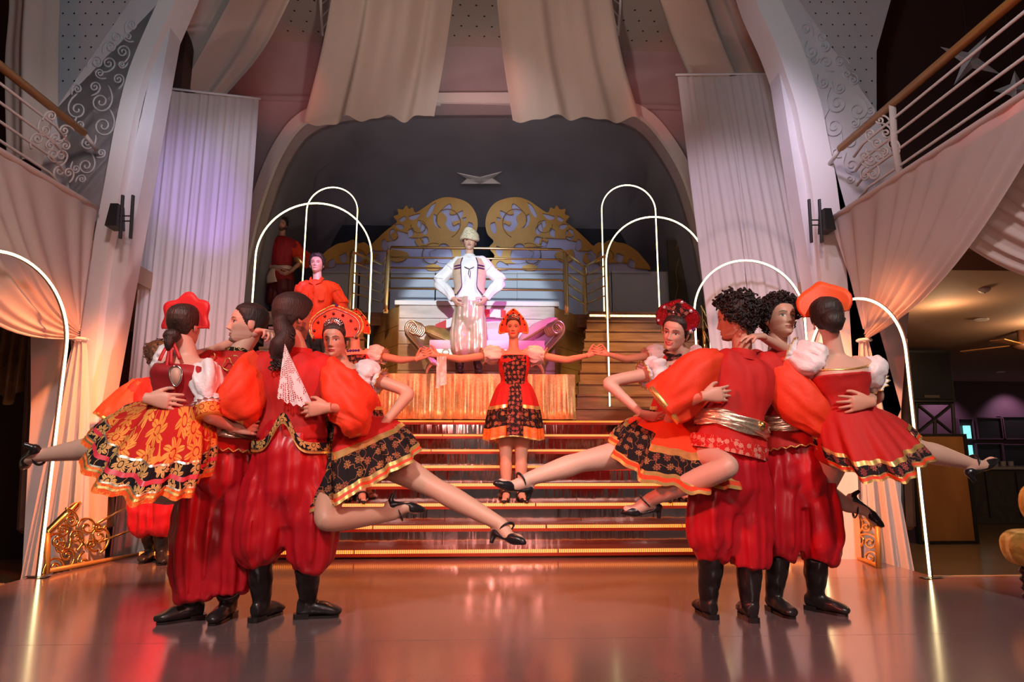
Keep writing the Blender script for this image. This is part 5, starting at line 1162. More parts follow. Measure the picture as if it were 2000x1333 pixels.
sleeve(D, [q(634, 714, 3.43), q(662, 756, 3.40), q(688, 800, 3.40), q(696, 842, 3.44)], [.070, .118, .126, .075], 'orange_sleeve', seed=5, amp=.014)
c, l, f, ax = at_torso(J, -.02)
for nm, m_, dz, hh in (('hem_embroidery', 'black_floral_gold', .0, .045), ('hem_trim', 'gold_trim', -.04, .016)):
    rows = []
    for k in (0, .5, 1): rows.append([tuple(c+l*(.205*math.cos(w))+f*(.17*math.sin(w))+V(0, 0, .15*math.exp(-((math.cos(w)+.02)/.30)**2)*(1 if math.sin(w)*f.y < 0 else 0)-.03+dz-hh*k)) for w in np.linspace(0, 2*pi, 80, endpoint=False)])
    MB().rings(rows, True, False).build(nm, m_, D, True)
trousers(D, q(572, 826, 3.47), XL, V(0, 1, 0), [([q(548, 880, 3.47), q(520, 985, 3.46), q(508, 1065, 3.46), q(506, 1106, 3.46)], [.11, .14, .135, .075]), ([q(596, 880, 3.47), q(610, 985, 3.46), q(608, 1075, 3.45), q(604, 1120, 3.45)], [.11, .125, .115, .072])], 'satin_red', .18, .16, 1, q(560, 1030, 3.46))
boots(D, q(507, 1090, 3.47), a1, t1); boots(D, q(600, 1105, 3.47), a2, t2)
# ---------------------------------------------------------------- C: man in profile facing the dark doorway
J = dict(pel=q(438, 858, 3.55), neck=q(464, 694, 3.6), lat0=V(.9, .3, 0), lat1=V(.9, .3, 0), shR=q(402, 716, 3.56), elR=q(315, 795, 3.62), wrR=q(290, 779, 3.185), shL=q(525, 718, 3.68), elL=q(575, 790, 3.8), wrL=q(600, 830, 3.78))
a1, t1 = foot(374, 1212, -.85, -.55); a2, t2 = foot(444, 1208, -.12, -1)
J.update(hipR=q(412, 880, 3.55), knR=q(392, 1020, 3.53), anR=a1, hipL=q(465, 880, 3.55), knL=q(458, 1020, 3.54), anL=a2)
hd = Head(q(484, 634, 3.6), (-.90, -.42, .05), goatee=.6, stache=.4, nose=1.1)
C_ = man('short-haired goateed dancer in profile, velvet tunic with silver sash, embracing the red-crowned dancer', (-1.42, 3.5, 0), J, hd, SKP, [dict(wrist=J['wrR'], dirv=(.95, .05, -.12), palm=(0, 1, 0), thumb=1, curl=.22)], tun='velvet', tk=dict(hem=(-.17, .205, .16), seed=4, collar='black_floral_gold'))
hd.hair(C_, 'hair_black', .007, .001, .004, 60)
sash(C_, J, .09, .195, .15); hem_trim(C_, J, -.15, .205, .163, wave=.009)
cst = MB(); c3 = at_torso(J, .62)
tag(MB().tube([q(445+9*math.cos(a)*(1+.3*math.sin(3*a)), 712+12*math.sin(a), 3.438) for a in np.linspace(0, 6.28, 30)], .003, 5).build('chest_embroidery', 'beads_gold', C_, True))
MB().tube([q(418+2*math.sin(i), 690+i*3, 3.445) for i in range(12)], .0035, 5).build('chest_embroidery', 'beads_gold', C_, True)
sleeve(C_, [q(398, 705, 3.56), q(360, 755, 3.6), q(325, 790, 3.62), q(300, 795, 3.5)], [.085, .11, .11, .06], 'orange_sleeve', seed=7)
trousers(C_, q(438, 868, 3.55), V(.9, .3, 0), V(-.3, .9, 0), [([q(412, 900, 3.55), q(392, 1000, 3.54), q(383, 1090, 3.52), q(380, 1172, 3.52)], [.115, .125, .115, .085]), ([q(462, 900, 3.55), q(460, 1000, 3.55), q(454, 1090, 3.54), q(450, 1162, 3.53)], [.105, .105, .10, .082])], 'satin_red', .17, .15, 9)
boots(C_, q(378, 1150, 3.53), a1, t1); boots(C_, q(446, 1150, 3.53), a2, t2)
# ---------------------------------------------------------------- B: man half hidden behind the red-crowned dancer
J = dict(pel=q(305, 885, 5.4), neck=q(310, 742, 5.4), lat0=XL, lat1=XL, shR=q(277, 757, 5.4), elR=q(228, 808, 5.35), wrR=q(205, 836, 5.3), shL=q(345, 757, 5.4), elL=q(375, 815, 5.4), wrL=q(370, 850, 5.3))
a1, t1 = foot(292, 1096, .1, -1); a2, t2 = foot(314, 1100, .5, -.8)
J.update(hipR=q(292, 900, 5.4), knR=q(290, 1000, 5.4), anR=a1, hipL=q(322, 900, 5.4), knL=q(316, 1000, 5.4), anL=a2)
hd = Head(q(313, 698, 5.4), (.7, .6, 0))
B_ = man('dancer standing further back, hidden behind the red-crowned dancer, one orange sleeve spread', (-2.6, 5.4, 0), J, hd, SKM, tk=dict(hem=(-.2, .205, .16), seed=3))
hd.hair(B_, 'hair_black', .016, .006, .01, 45); hd.curls(B_, 'hair_black', 120, .018, 3)
sleeve(B_, [q(280, 752, 5.4), q(258, 780, 5.36), q(228, 808, 5.33), q(210, 826, 5.3)], [.09, .12, .13, .12], 'orange_sleeve', seed=8)
trousers(B_, q(305, 890, 5.4), XL, V(0, 1, 0), [([q(292, 920, 5.4), q(286, 980, 5.4), q(288, 1030, 5.38), q(291, 1046, 5.38)], [.12, .14, .12, .075]), ([q(318, 920, 5.4), q(318, 980, 5.4), q(316, 1030, 5.38), q(314, 1046, 5.38)], [.12, .13, .115, .075])], 'satin_red', .19, .15, 4)
boots(B_, q(291, 1035, 5.4), a1, t1); boots(B_, q(314, 1035, 5.4), a2, t2)
# ---------------------------------------------------------------- D': curly-haired man, back to the audience
J = dict(pel=q(1426, 848, 3.42), neck=q(1450, 696, 3.42), lat0=XL, lat1=XL, shL=q(1396, 716, 3.42), elL=q(1328, 788, 3.46), wrL=q(1300, 830, 3.6), shR=q(1515, 722, 3.42), elR=q(1585, 810, 3.40), wrR=q(1632, 862, 3.42))
a1, t1 = foot(1386, 1206, -.05, 1); a2, t2 = foot(1466, 1212, .1, 1)
J.update(hipL=q(1400, 870, 3.42), knL=q(1388, 1010, 3.42), anL=a1, hipR=q(1455, 870, 3.42), knR=q(1462, 1010, 3.42), anR=a2)
hd = Head(q(1436, 624, 3.42), (-.78, .62, -.08), goatee=.5, stache=.5)
Dp = man('curly-haired dancer with back turned, crimson tunic with gold sash and embroidered hem', (1.27, 3.4, 0), J, hd, SKM, tk=dict(hem=(-.235, .205, .16), seed=11, collar='velvet'))
hd.hair(Dp, 'hair_black', .018, .008, .012, 40); hd.curls(Dp, 'hair_black', 620, .017, 5, .036)
sash(Dp, J, .12, .192, .148); 
c, l, f, ax = at_torso(J, -.17); MB().rings([ring_at(c+ax*h, l, f, .208, .165, 60) for h in (-.035, 0, .035)], True, False).build('hem_embroidery', 'tunic_hem', Dp, True)
sleeve(Dp, [q(1402, 704, 3.42), q(1368, 732, 3.38), q(1325, 768, 3.38), q(1293, 792, 3.40)], [.086, .122, .135, .125], 'orange_sleeve', seed=12, amp=.012)
sleeve(Dp, [q(1512, 712, 3.42), q(1548, 765, 3.36), q(1590, 815, 3.32), q(1625, 852, 3.34)], [.086, .115, .095, .04], 'orange_sleeve', seed=15, amp=.012)
trousers(Dp, q(1426, 872, 3.42), XL, V(0, 1, 0), [([q(1400, 910, 3.42), q(1388, 1000, 3.42), q(1390, 1060, 3.42), q(1391, 1096, 3.42)], [.115, .125, .115, .075]), ([q(1452, 910, 3.42), q(1462, 1000, 3.42), q(1463, 1075, 3.42), q(1463, 1110, 3.42)], [.115, .115, .105, .095])], 'satin_red', .185, .15, 21, q(1428, 1000, 3.42))
boots(Dp, q(1389, 1078, 3.42), a1, t1, r=.066); boots(Dp, q(1463, 1090, 3.42), a2, t2, r=.066)
# ---------------------------------------------------------------- C': curly-haired man facing the audience
J = dict(pel=q(1552, 848, 3.55), neck=q(1518, 696, 3.6), lat0=XL, lat1=XL, shR=q(1470, 718, 3.62), elR=q(1440, 800, 3.7), wrR=q(1430, 850, 3.7), shL=q(1583, 716, 3.58), elL=q(1698, 768, 3.66), wrL=q(1700, 786, 3.19))
a1, t1 = foot(1515, 1196, .12, -1); a2, t2 = foot(1596, 1194, .6, -.8)
J.update(hipR=q(1526, 870, 3.55), knR=q(1522, 1010, 3.53), anR=a1, hipL=q(1580, 870, 3.55), knL=q(1600, 1010, 3.53), anL=a2)
hd = Head(q(1524, 624, 3.58), (.13, -.98, .08), (.06, 0, 1), lip=(.34, .10, .08), smile=.25, nose=1.1)
Cp = man('curly-haired dancer facing the audience, gold sash over crimson tunic, holding orange-crowned dancer', (1.66, 3.5, 0), J, hd, SK, [dict(wrist=J['wrL'], dirv=(-.96, .0, -.08), palm=(0, 1, 0), thumb=-1, curl=.2, spread=.18)], tk=dict(hem=(-.19, .205, .16), seed=14, collar='velvet_dark'))
hd.hair(Cp, 'hair_black', .015, .008, .014, 40); hd.curls(Cp, 'hair_black', 600, .016, 9, .032)
sash(Cp, J, .13, .19, .146, seed=2); hem_trim(Cp, J, -.175, .207, .163, wave=.006, r=.008)
bm_ = MB().ball(q(1487, 832, 3.3), .03, 10, 8); bm_.build('sash_knot', 'gold', Cp, True)
sleeve(Cp, [q(1580, 705, 3.58), q(1630, 735, 3.62), q(1680, 760, 3.64), q(1705, 775, 3.55)], [.08, .1, .1, .06], 'orange_sleeve', seed=17)
trousers(Cp, q(1552, 866, 3.55), XL, V(0, 1, 0), [([q(1527, 900, 3.55), q(1522, 1000, 3.54), q(1525, 1060, 3.53), q(1524, 1092, 3.53)], [.115, .12, .11, .075]), ([q(1580, 900, 3.55), q(1600, 1000, 3.54), q(1606, 1060, 3.53), q(1600, 1098, 3.53)], [.115, .125, .115, .08])], 'satin_red', .18, .15, 25, q(1555, 990, 3.55))
boots(Cp, q(1520, 1080, 3.54), a1, t1); boots(Cp, q(1594, 1085, 3.54), a2, t2)
# ================================================================== women
def woman(label, base, J, head, skin, hands=(), vox=.0085, bod='velvet', infl=.012, low=.0, top=.90, shoes=True):
    root = thing('person', label, 'person', base); build_body(root, J, head, skin, True, True, None, hands, vox)
    mb = MB(); pr = [(t, w+infl, d+infl) for t, w, d in FEM if -.2 <= t <= top]
    torso(mb, J['pel'], J['neck'], J['lat0'], J['lat1'], pr, 40, 22)
    for s_ in 'LR':
        H_, K_ = Vector(J['hip'+s_]), Vector(J['kn'+s_]); mb.tube([Vector(J['pel']).lerp(H_, .4), H_, H_.lerp(K_, .3)], [.098, .108, .104], 18, 8)
    o = cloth_from(mb, 'bodice', bod, root, .0095, 3, .004, (10, 10, 22), base[0])
    if shoes:
        for s_ in 'LR':
            if 'toe'+s_ in J: heel_shoe(root, J['an'+s_], J['toe'+s_], J['sole'+s_], .92)
    return root
def hang_panel(root, pt, name, m, q0, q1, v0, v1, off=.03, nq=18, nv=18):
    g_ = [[pt(lerp(q0, q1, i/(nq-1)), lerp(v0, v1, k/(nv-1)), off) for i in range(nq)] for k in range(nv)]
    return MB().grid(g_).build(name, m, root, True)
# ---------------------------------------------------------------- E: smiling dancer held by the ponytailed man
J = dict(pel=q(690, 858, 3.74), neck=q(668, 716, 3.82), lat0=XL, lat1=XL, shL=q(706, 731, 3.78), elL=q(800, 768, 3.72), wrL=q(742, 838, 3.58), shR=q(634, 735, 3.8), elR=q(690, 800, 3.46), wrR=q(640, 797, 3.27),
    hipL=q(735, 890, 3.68), knL=q(846, 952, 3.5), anL=q(984, 1028, 3.42), toeL=q(1024, 1050, 3.33), soleL=V(-.5, -.1, -.85), hipR=q(665, 890, 3.66), knR=q(634, 1018, 3.3), anR=q(772, 1004, 3.52), toeR=q(822, 1004, 3.56), soleR=V(-.1, -.1, 1))
hd = Head(q(655, 666, 3.76), (-.12, -.98, -.10), (-.03, 0, 1), scale=.88, lip=RW, closed=.35, shadow=.6)
E_ = woman('dancer in jewelled orange crown, hand on hip, both legs flung out beside the ponytailed man', tuple(G(690, 1180)), J, hd, SK, [dict(wrist=J['wrL'], dirv=(-.8, .2, -.25), palm=(0, .6, .8), thumb=1, curl=.2, k=.92), dict(wrist=J['wrR'], dirv=(-1, .05, -.08), palm=(0, 1, 0), thumb=-1, curl=.25, k=.95)])
hd.hair(E_, 'hair_dark', .010, .001, 0, 50)
gm = [(.15*math.sin(a), .03+.15*math.cos(a), .009, 'gem_dark') for a in np.linspace(-1.7, 1.7, 9)]+[(.02, .235, .010, 'gem_purple')]
crown(E_, hd, fan(.185, .215, -.06), 'red_orange', -.035, 1.6, .1, 'beads_gold', .0075, gm, tiara=True, rim2='silver')
for k in range(5): MB().ball(hd.w(.10+k*.018, -.045, -.075), .008, 8, 6).build('pendant_bead', 'gem_purple', E_, True)
puff(E_, J['shL'], J['elL'], .085, seed=1, ln=.34)
PT = skirt(E_, q(688, 815, 3.72), (.145, 0, 0), (0, -.125, 0), q(706, 928, 3.56), (.285, 0, .125), (.03, -.29, -.085), [('skirt_panel', 'velvet', 0, .40, 0), ('gold_band', 'gold_ribbon', .36, .45, .02), ('black_tier', 'black_floral', .40, .86, .008), ('gold_band', 'gold_ribbon', .85, .91, .02), ('orange_hem', 'red_orange', .90, .965, .015), ('gold_band', 'gold_ribbon', .955, 1.0, .025)], 11, .11, 1.2)
hang_panel(E_, PT, 'apron', 'black_floral', 2.0, 2.7, .0, .93, .035)
# ---------------------------------------------------------------- E': smiling dancer held by the curly man with back turned
J = dict(pel=q(1322, 850, 3.72), neck=q(1338, 708, 3.80), lat0=XL, lat1=XL, shR=q(1288, 726, 3.74), elR=q(1186, 748, 3.66), wrR=q(1252, 808, 3.56), shL=q(1372, 734, 3.85), elL=q(1322, 792, 3.46), wrL=q(1376, 774, 3.235),
    hipR=q(1282, 876, 3.66), knR=q(1138, 902, 3.5), anR=q(1026, 938, 3.43), toeR=q(972, 936, 3.36), soleR=V(-.1, 0, -1), hipL=q(1350, 890, 3.6), knL=q(1424, 912, 3.14), anL=q(1268, 977, 3.34), toeL=q(1218, 992, 3.36), soleL=V(-.25, .2, -.9))
hd = Head(q(1319, 650, 3.72), (-.60, -.76, -.20), (.36, 0, 1), scale=.93, lip=RW, smile=1.0, shadow=.6, closed=.3)
Ep = woman('smiling dancer in sequinned red crown leaning back, hand on hip, leg stretched out', tuple(G(1310, 1180)), J, hd, SKP, [dict(wrist=J['wrR'], dirv=(.85, .1, -.2), palm=(0, .6, .8), thumb=-1, curl=.2, k=.92), dict(wrist=J['wrL'], dirv=(.98, .03, .12), palm=(0, 1, 0), thumb=1, curl=.2, k=.95)])
hd.hair(Ep, 'hair_dark', .010, .001, 0, 50); MB().ball(hd.w(.02, .115, -.01), (.05, .045, .05), 14, 10).build('hair_bun', 'hair_dark', Ep, True)
gm = [(.02, .20, .011, 'gem_clear'), (.085, .155, .012, 'gem_clear'), (-.09, .15, .011, 'gem_clear'), (.11, .03, .013, 'gem_clear'), (.125, .045, .012, 'gem_purple'), (-.115, .06, .009, 'gem_clear'), (-.02, .13, .007, 'gem_clear')]
crown(Ep, hd, fan(.145, .195, -.03), 'sequin_red', -.04, 1.4, .12, 'gem_dark', .004, gm)
g_ = []
for i in range(13):
    a = -.7+1.4*i/12; g_.append([tuple(hd.w(r*math.sin(a)*.75, -.054+1.4*(r*math.sin(a)*.75)**2+.12*(.02+r*math.cos(a)), .02+r*math.cos(a))) for r in np.linspace(.09, .165+.012*math.cos(a*9), 8)])
MB().grid(g_).build('crown_panel', 'black_beads', Ep, True)
MB().tube([hd.w(.055*math.cos(a), .02-.05*math.sin(a)*1.1, -.135-.01*math.sin(a)) for a in np.linspace(0, 2*pi, 21)], .009, 6).build('choker', 'black_beads', Ep, True)
puff(Ep, J['shR'], J['elR'], .085, seed=2, ln=.26)
PT = skirt(Ep, q(1328, 812, 3.70), (.145, 0, 0), (0, -.125, 0), q(1312, 893, 3.46), (.31, 0, -.03), (.02, -.30, -.17), [('skirt_panel', 'red_orange', 0, .42, 0), ('gold_band', 'gold_ribbon', .40, .50, .02), ('black_tier', 'black_floral', .48, .82, .008), ('gold_band', 'gold_ribbon', .80, .87, .02), ('orange_hem', 'red_orange', .86, .95, .015), ('gold_band', 'gold_ribbon', .94, 1.0, .025)], 9, .13, .4)
hang_panel(Ep, PT, 'apron', 'black_beads', .75, 1.25, .0, .62, .04); hang_panel(Ep, PT, 'side_panel', 'black_floral', 2.4, 3.3, .25, .84, .03)
# ---------------------------------------------------------------- A: dancer in scalloped red crown, back view
J = dict(pel=q(346, 818, 3.33), neck=q(368, 700, 3.33), lat0=XL, lat1=V(1, -.1, -.05), shL=q(325, 714, 3.34), elL=q(415, 688, 3.74), wrL=q(508, 648, 3.56), shR=q(400, 724, 3.31), elR=q(408, 812, 3.24), wrR=q(455, 836, 3.36),
    hipL=q(312, 858, 3.34), knL=q(205, 872, 3.44), anL=q(82, 890, 3.5), toeL=q(54, 915, 3.6), soleL=V(-.85, -.3, .3), hipR=q(366, 856, 3.34), knR=q(345, 965, 3.55), anR=q(268, 965, 3.78), toeR=q(208, 966, 3.82), soleR=V(0, -.35, .9))
hd = Head(q(362, 636, 3.33), (.22, .97, .03), (.03, 0, 1), scale=.90)
A_ = woman('dancer in scalloped red crown seen from behind, pale leg raised behind her', tuple(G(340, 1180)), J, hd, SKP, [dict(wrist=J['wrL'], dirv=(.75, -.55, -.15), palm=(.1, -.2, -1), thumb=1, curl=.75, k=.95), dict(wrist=J['wrR'], dirv=(1, .1, 0), palm=(0, 1, 0), thumb=1, curl=.3, k=.9)], bod='velvet_dark', top=.88)
hd.hair(A_, 'hair_brown', .011, .001, .0, 30)
pb_ = MB(); pb_.ball(hd.w(0, .10, -.075), (.042, .040, .036), 14, 10); pb_.tube([hd.w(0, .11, -.08), hd.w(.0, .12, -.13), hd.w(-.005, .10, -.17)], [.03, .022, .008], 10, 10); o = pb_.build('low_bun', 'hair_brown', A_, True); folds(o, .004, (60, 60, 60))
sc_o = [((.150+.014*math.cos(a*6.2))*math.sin(a), .045+(.138+.014*math.cos(a*6.2))*math.cos(a)) for a in np.linspace(-2.0, 2.0, 31)]
crown(A_, hd, sc_o, 'crown_red', -.012, .6, .05, 'crown_red', .0035)
for k, (dx, ln) in enumerate(((-.02, .11), (.012, .13), (.035, .10), (.0, .16))):
    p0 = hd.w(.0, .10, -.10); MB().tube([p0, p0+V(dx, -.02, -ln*.5), p0+V(dx*1.8, -.03, -ln)], [(.002, .010)]*3, 6, 8, ref=(0, 1, 0)).build('hair_ribbon', 'crown_red', A_, True)
kh = MB(); kh.prism([q(343+15*math.sin(a)*(.75+.25*math.cos(a)), 735-19*math.cos(a), 3.192) for a in np.linspace(0, 2*pi, 22, endpoint=False)], (0, 1, 0), .006); kh.build('back_keyhole', mat('skin_plain', SKP, .5), A_, True)
MB().tube([q(343+16*math.sin(a)*(.75+.25*math.cos(a)), 735-20*math.cos(a), 3.188) for a in np.linspace(0, 2*pi, 23)], .004, 6).build('keyhole_trim', 'silver', A_, True)
puff(A_, J['shR'], J['elR'], .078, trim=None, seed=3, ln=.66)
S_, Eb, Wr = J['shR'], J['elR'], J['wrR']
MB().tube([S_.lerp(Eb, .62), S_.lerp(Eb, .82)], [.062, .058], 18, 6).build('undersleeve', 'satin_white', A_, True)
MB().tube([S_.lerp(Eb, .80), S_.lerp(Eb, 1.04)], [.062, .062], 20, 6).build('floral_cuff', 'red_floral', A_, True)
puff(A_, J['shL'], J['shL']+V(-.03, .16, .09), .075, trim=None, seed=4, ln=.6)
PT = skirt(A_, q(346, 797, 3.33), (.145, 0, 0), (0, -.125, 0), q(288, 890, 3.28), (.285, 0, -.10), (.03, -.27, -.19), [('skirt_panel', 'red_floral', 0, .50, 0), ('silver_edge', 'silver_gold', .48, .505, .012), ('black_tier', 'black_floral_gold', .50, .84, .006), ('pink_ribbon', 'ribbon_pink', .655, .72, .014), ('silver_edge', 'silver_gold', .82, .845, .014), ('gold_band', 'gold_trim', .88, .915, .016), ('orange_hem', 'orange_lace', .84, 1.0, .008)], 10, .12, 2.0)
# ---------------------------------------------------------------- F: dancer in orange crown, back view
J = dict(pel=q(1654, 818, 3.34), neck=q(1632, 700, 3.34), lat0=XL, lat1=V(1, .08, 0), shL=q(1588, 714, 3.36), elL=q(1545, 690, 3.62), wrL=q(1488, 658, 3.40), shR=q(1688, 716, 3.33), elR=q(1714, 775, 3.44), wrR=q(1680, 800, 3.72),
    hipL=q(1636, 856, 3.34), knL=q(1606, 962, 3.58), anL=q(1662, 992, 3.62), toeL=q(1714, 1030, 3.6), soleL=V(.55, -.2, .8), hipR=q(1690, 854, 3.34), knR=q(1798, 880, 3.4), anR=q(1892, 905, 3.46), toeR=q(1938, 893, 3.52), soleR=V(.45, -.1, -.85))
hd = Head(q(1616, 624, 3.34), (.40, .91, .02), (-.10, 0, 1), scale=.92)
F_ = woman('dancer in plain orange crown seen from behind, white puff sleeves, crimson skirt', tuple(G(1660, 1180)), J, hd, SKP, [dict(wrist=J['wrL'], dirv=(-.85, -.45, -.08), palm=(.0, .4, -1), thumb=-1, curl=.25, spread=.2, k=.95)], top=.80)
hd.hair(F_, 'hair_dark', .016, .003, .004, 35)
bn = MB(); bn.ball(hd.w(-.015, .10, -.03), (.062, .055, .058), 16, 12); o = bn.build('hair_bun', 'hair_dark', F_, True); folds(o, .006, (40, 40, 40))
crown(F_, hd, fan(.150, .215, -.035, 13, .03), 'crown_orange', -.03, 1.6, -.12, 'red_orange', .0045)
MB().ball(hd.w(.078, .005, -.045), .008, 8, 6).build('earring', 'gem_clear', F_, True)
puff(F_, q(1598, 713, 3.33), q(1532, 690, 3.42), .105, seed=5, ln=.72); puff(F_, J['shR'], J['elR'], .088, seed=6, ln=.46)
c, l, f, ax = at_torso(J, .80); MB().tube([c+l*(.158*math.cos(a))+f*(.115*math.sin(a))+ax*(.01*math.cos(2*a)) for a in np.linspace(0, 2*pi, 41)], .006, 6).build('neckline_trim', 'gold_trim', F_, True)
PT = skirt(F_, q(1652, 797, 3.34), (.145, 0, 0), (0, -.125, 0), q(1700, 872, 3.30), (.24, 0, .055), (.0, -.26, -.16), [('skirt_panel', 'velvet', 0, .66, 0), ('gold_band', 'gold_ribbon', .63, .73, .02), ('black_tier', 'black_beads', .70, .87, .03), ('gold_band', 'gold_ribbon', .85, .90, .02), ('orange_hem', 'red_orange', .89, .965, .012), ('gold_band', 'gold_trim', .955, 1.0, .02)], 9, .13, .7)
# ---------------------------------------------------------------- stair girls
def stair_girl(lab, cx, Lx, Rx, ly, ry, gz, headdir=(-.12, -.99, 0), scarf=False):
    Y = 6.18; k = 1.0
    def s(x, y, dy=0): return q(cx+x, y, Y+dy)
    J = dict(pel=s(2, 768), neck=s(0, 684), lat0=XL, lat1=XL, shR=s(-31, 692), elR=q(lerp(cx-31, Lx, .55), 702, Y-.1), wrR=q(Lx+16, ly+2, Y-.2), shL=s(33, 692), elL=q(lerp(cx+33, Rx, .55), 704, Y-.1), wrL=q(Rx-16, ry+4, Y-.2),
        hipR=s(-14, 795), knR=s(-15, 895), anR=V(s(-14, 960).x, Y-.02, gz+.085), hipL=s(17, 795), knL=s(15, 895), anL=V(s(14, 960).x, Y-.02, gz+.085))
    J.update(toeR=J['anR']+V(-.03, -.16, -.05), soleR=V(0, -.25, -1), toeL=J['anL']+V(.05, -.155, -.05), soleL=V(0, -.25, -1))
    hd = Head(s(0, 642), headdir, scale=.92, lip=RW, smile=.3, shadow=.4)
    r = woman(lab, (J['pel'].x, Y, gz), J, hd, SK, [dict(wrist=J['wrR'], dirv=(-.9, -.1, .25), palm=(-.2, -.8, .1), thumb=1, curl=.1, k=.95), dict(wrist=J['wrL'], dirv=(.85, -.1, .45), palm=(.2, -.9, .1), thumb=-1, curl=.1, k=.95)])
    hd.hair(r, 'hair_dark', .010, .001, 0, 50)
    gm = [(.12*math.sin(a), .04+.12*math.cos(a), .010, 'gem_dark') for a in np.linspace(-1.6, 1.6, 7)]+[(.0, .20, .010, 'gem_dark')]
    crown(r, hd, [(-.10, -.05), (-.15, -.05), (-.145, .02), (-.115, .09), (-.06, .16), (0, .205), (.06, .16), (.115, .09), (.145, .02), (.15, -.05), (.10, -.05)], 'red_orange', -.035, 1.2, .1, 'beads_gold', .010, gm, tiara=True)
    puff(r, J['shR'], J['elR'], .085, seed=7, ln=.36); puff(r, J['shL'], J['elL'], .085, seed=8, ln=.36)
    PT = skirt(r, s(2, 748), (.14, 0, 0), (0, -.12, 0), s(0, 858), (.275, 0, 0), (0, -.24, -.0), [('skirt_panel', 'velvet', 0, .46, 0), ('gold_band', 'gold_ribbon', .42, .48, .015), ('black_tier', 'black_floral', .46, .82, .008), ('orange_hem', 'orange_hem', .80, .985, .015), ('gold_band', 'gold_ribbon', .97, 1.0, .02)], 9, .08, cx*.1)
    hang_panel(r, PT, 'apron', 'black_beads', 1.28, 1.86, .0, .98, .06)
    g_ = []
    for k_ in range(9):
        t = k_/8; c_, l_, f_, ax_ = at_torso(J, lerp(.10, .84, t)); hw = lerp(.085, .115, min(1, t*1.4)); sgn = -1 if f_.y > 0 else 1
        g_.append([tuple(c_+l_*(hw*u)+f_*sgn*(.148-.035*u*u-.02*max(0, t-.7)/.3)) for u in np.linspace(-1, 1, 9)])
    MB().grid(g_).build('bodice_panel', 'black_beads', r, True)
    if scarf:
        w = J['wrR']; g_ = [[(w.x+lerp(.0, .09, u)+.02*v*math.sin(u*9), w.y-.06+.02*math.sin(u*12), w.z-.02-.30*v*(1-.15*u)) for u in np.linspace(0, 1, 10)] for v in np.linspace(0, 1, 12)]
        tag(MB().grid(g_).build('lace_scarf', 'lace', None, True), 'short white lace scarf dangling from the hand of the centre stair dancer', 'scarf')
    return r
GZ = NZ+2*NR
stair_girl('dancer alone on the lit stairs, both arms spread wide, black apron', 1003, 838, 1166, 692, 690, GZ, scarf=True)
stair_girl('stair dancer mostly hidden behind the jewelled-crown dancer, one arm reaching inwards', 694, 560, 830, 700, 697, GZ, (.2, -.97, 0))
stair_girl('stair dancer hidden behind the sequin-crowned dancer, one bare arm reaching inwards', 1318, 1170, 1450, 690, 700, GZ, (.1, -.99, 0))
# ---------------------------------------------------------------- men on the upper levels
def stand(Y, z, cx, head_y, neck_y, sh, pel_y, arms, feet_dx=14):
    J = dict(pel=q(cx, pel_y, Y), neck=q(cx, neck_y, Y), lat0=XL, lat1=XL, shR=q(cx-sh, neck_y+12, Y), shL=q(cx+sh, neck_y+12, Y), elR=q(*arms[0], Y+.02), wrR=q(*arms[1], Y-.12), elL=q(*arms[2], Y+.02), wrL=q(*arms[3], Y-.12))
    p = J['pel']
    for s_, sg in (('R', -1), ('L', 1)):
        J['hip'+s_] = p+V(sg*.09, 0, -.03); J['an'+s_] = V(p.x+sg*.11, Y, z+.09); J['kn'+s_] = (J['hip'+s_]+J['an'+s_])/2
    return J
# J: man in white with turban
Y = 7.64; J = stand(Y, DZ, 917, 470, 503, 28, 588, ((857, 550), (884, 583), (977, 550), (950, 583)))
hd = Head(q(917, 474, Y), (0, -1, .05), stache=.9, lip=(.4, .16, .13)); 
Jm = man('man in white shirt, gold brocade waistcoat and turban standing before the sofa', (J['pel'].x, Y, DZ), J, hd, SKP, [dict(wrist=J['wrR'], dirv=(.6, -.1, -.7), palm=(.5, .3, .3), thumb=1, curl=.3), dict(wrist=J['wrL'], dirv=(-.6, -.1, -.7), palm=(-.5, .3, .3), thumb=-1, curl=.3)], tun='shirt_white', tk=dict(hem=(-.05, .172, .13), seed=5, infl=.01, capr=.07, collar='shirt_white'))
hd.hair(Jm, 'hair_black', .006, .001, 0, 50)
for s_ in 'RL': sleeve(Jm, [J['sh'+s_]+V(0, 0, .01), J['sh'+s_].lerp(J['el'+s_], .55), J['el'+s_], J['el'+s_].lerp(J['wr'+s_], .5), J['wr'+s_]], [.07, .075, .078, .065, .045], 'shirt_white', None, 3, .006)
for sg in (-1, 1):
    g_ = []
    for k_ in range(14):
        t = lerp(.12, .93, k_/13); c_, l_, f_, ax_ = at_torso(J, t); fs = -1 if f_.y > 0 else 1
        w_ = np.interp(t, [p[0] for p in MALE], [p[1] for p in MALE])+.040; d_ = np.interp(t, [p[0] for p in MALE], [p[2] for p in MALE])+.045
        cut = .5+.45*max(0, (.3-t)/.2)**2; g_.append([tuple(c_+l_*(sg*w_*math.sin(a))+f_*(fs*d_*math.cos(a))) for a in np.linspace(cut, pi, 16)])
    MB().grid(g_).build('waistcoat_side', 'vest_gold', Jm, True)
    MB().tube([Vector(r_[0]) for r_ in g_], .006, 6).build('waistcoat_braid', 'gem_purple', Jm, True)
    for t in (9, 10): MB().tube([Vector(g_[t][0])+V(0, -.01, 0), Vector(g_[t][2])+V(0, -.012, 0), Vector(g_[t][3])+V(0, -.012, 0)], .009, 6).build('frog_braid', 'gem_purple', Jm, True)
    trp = None
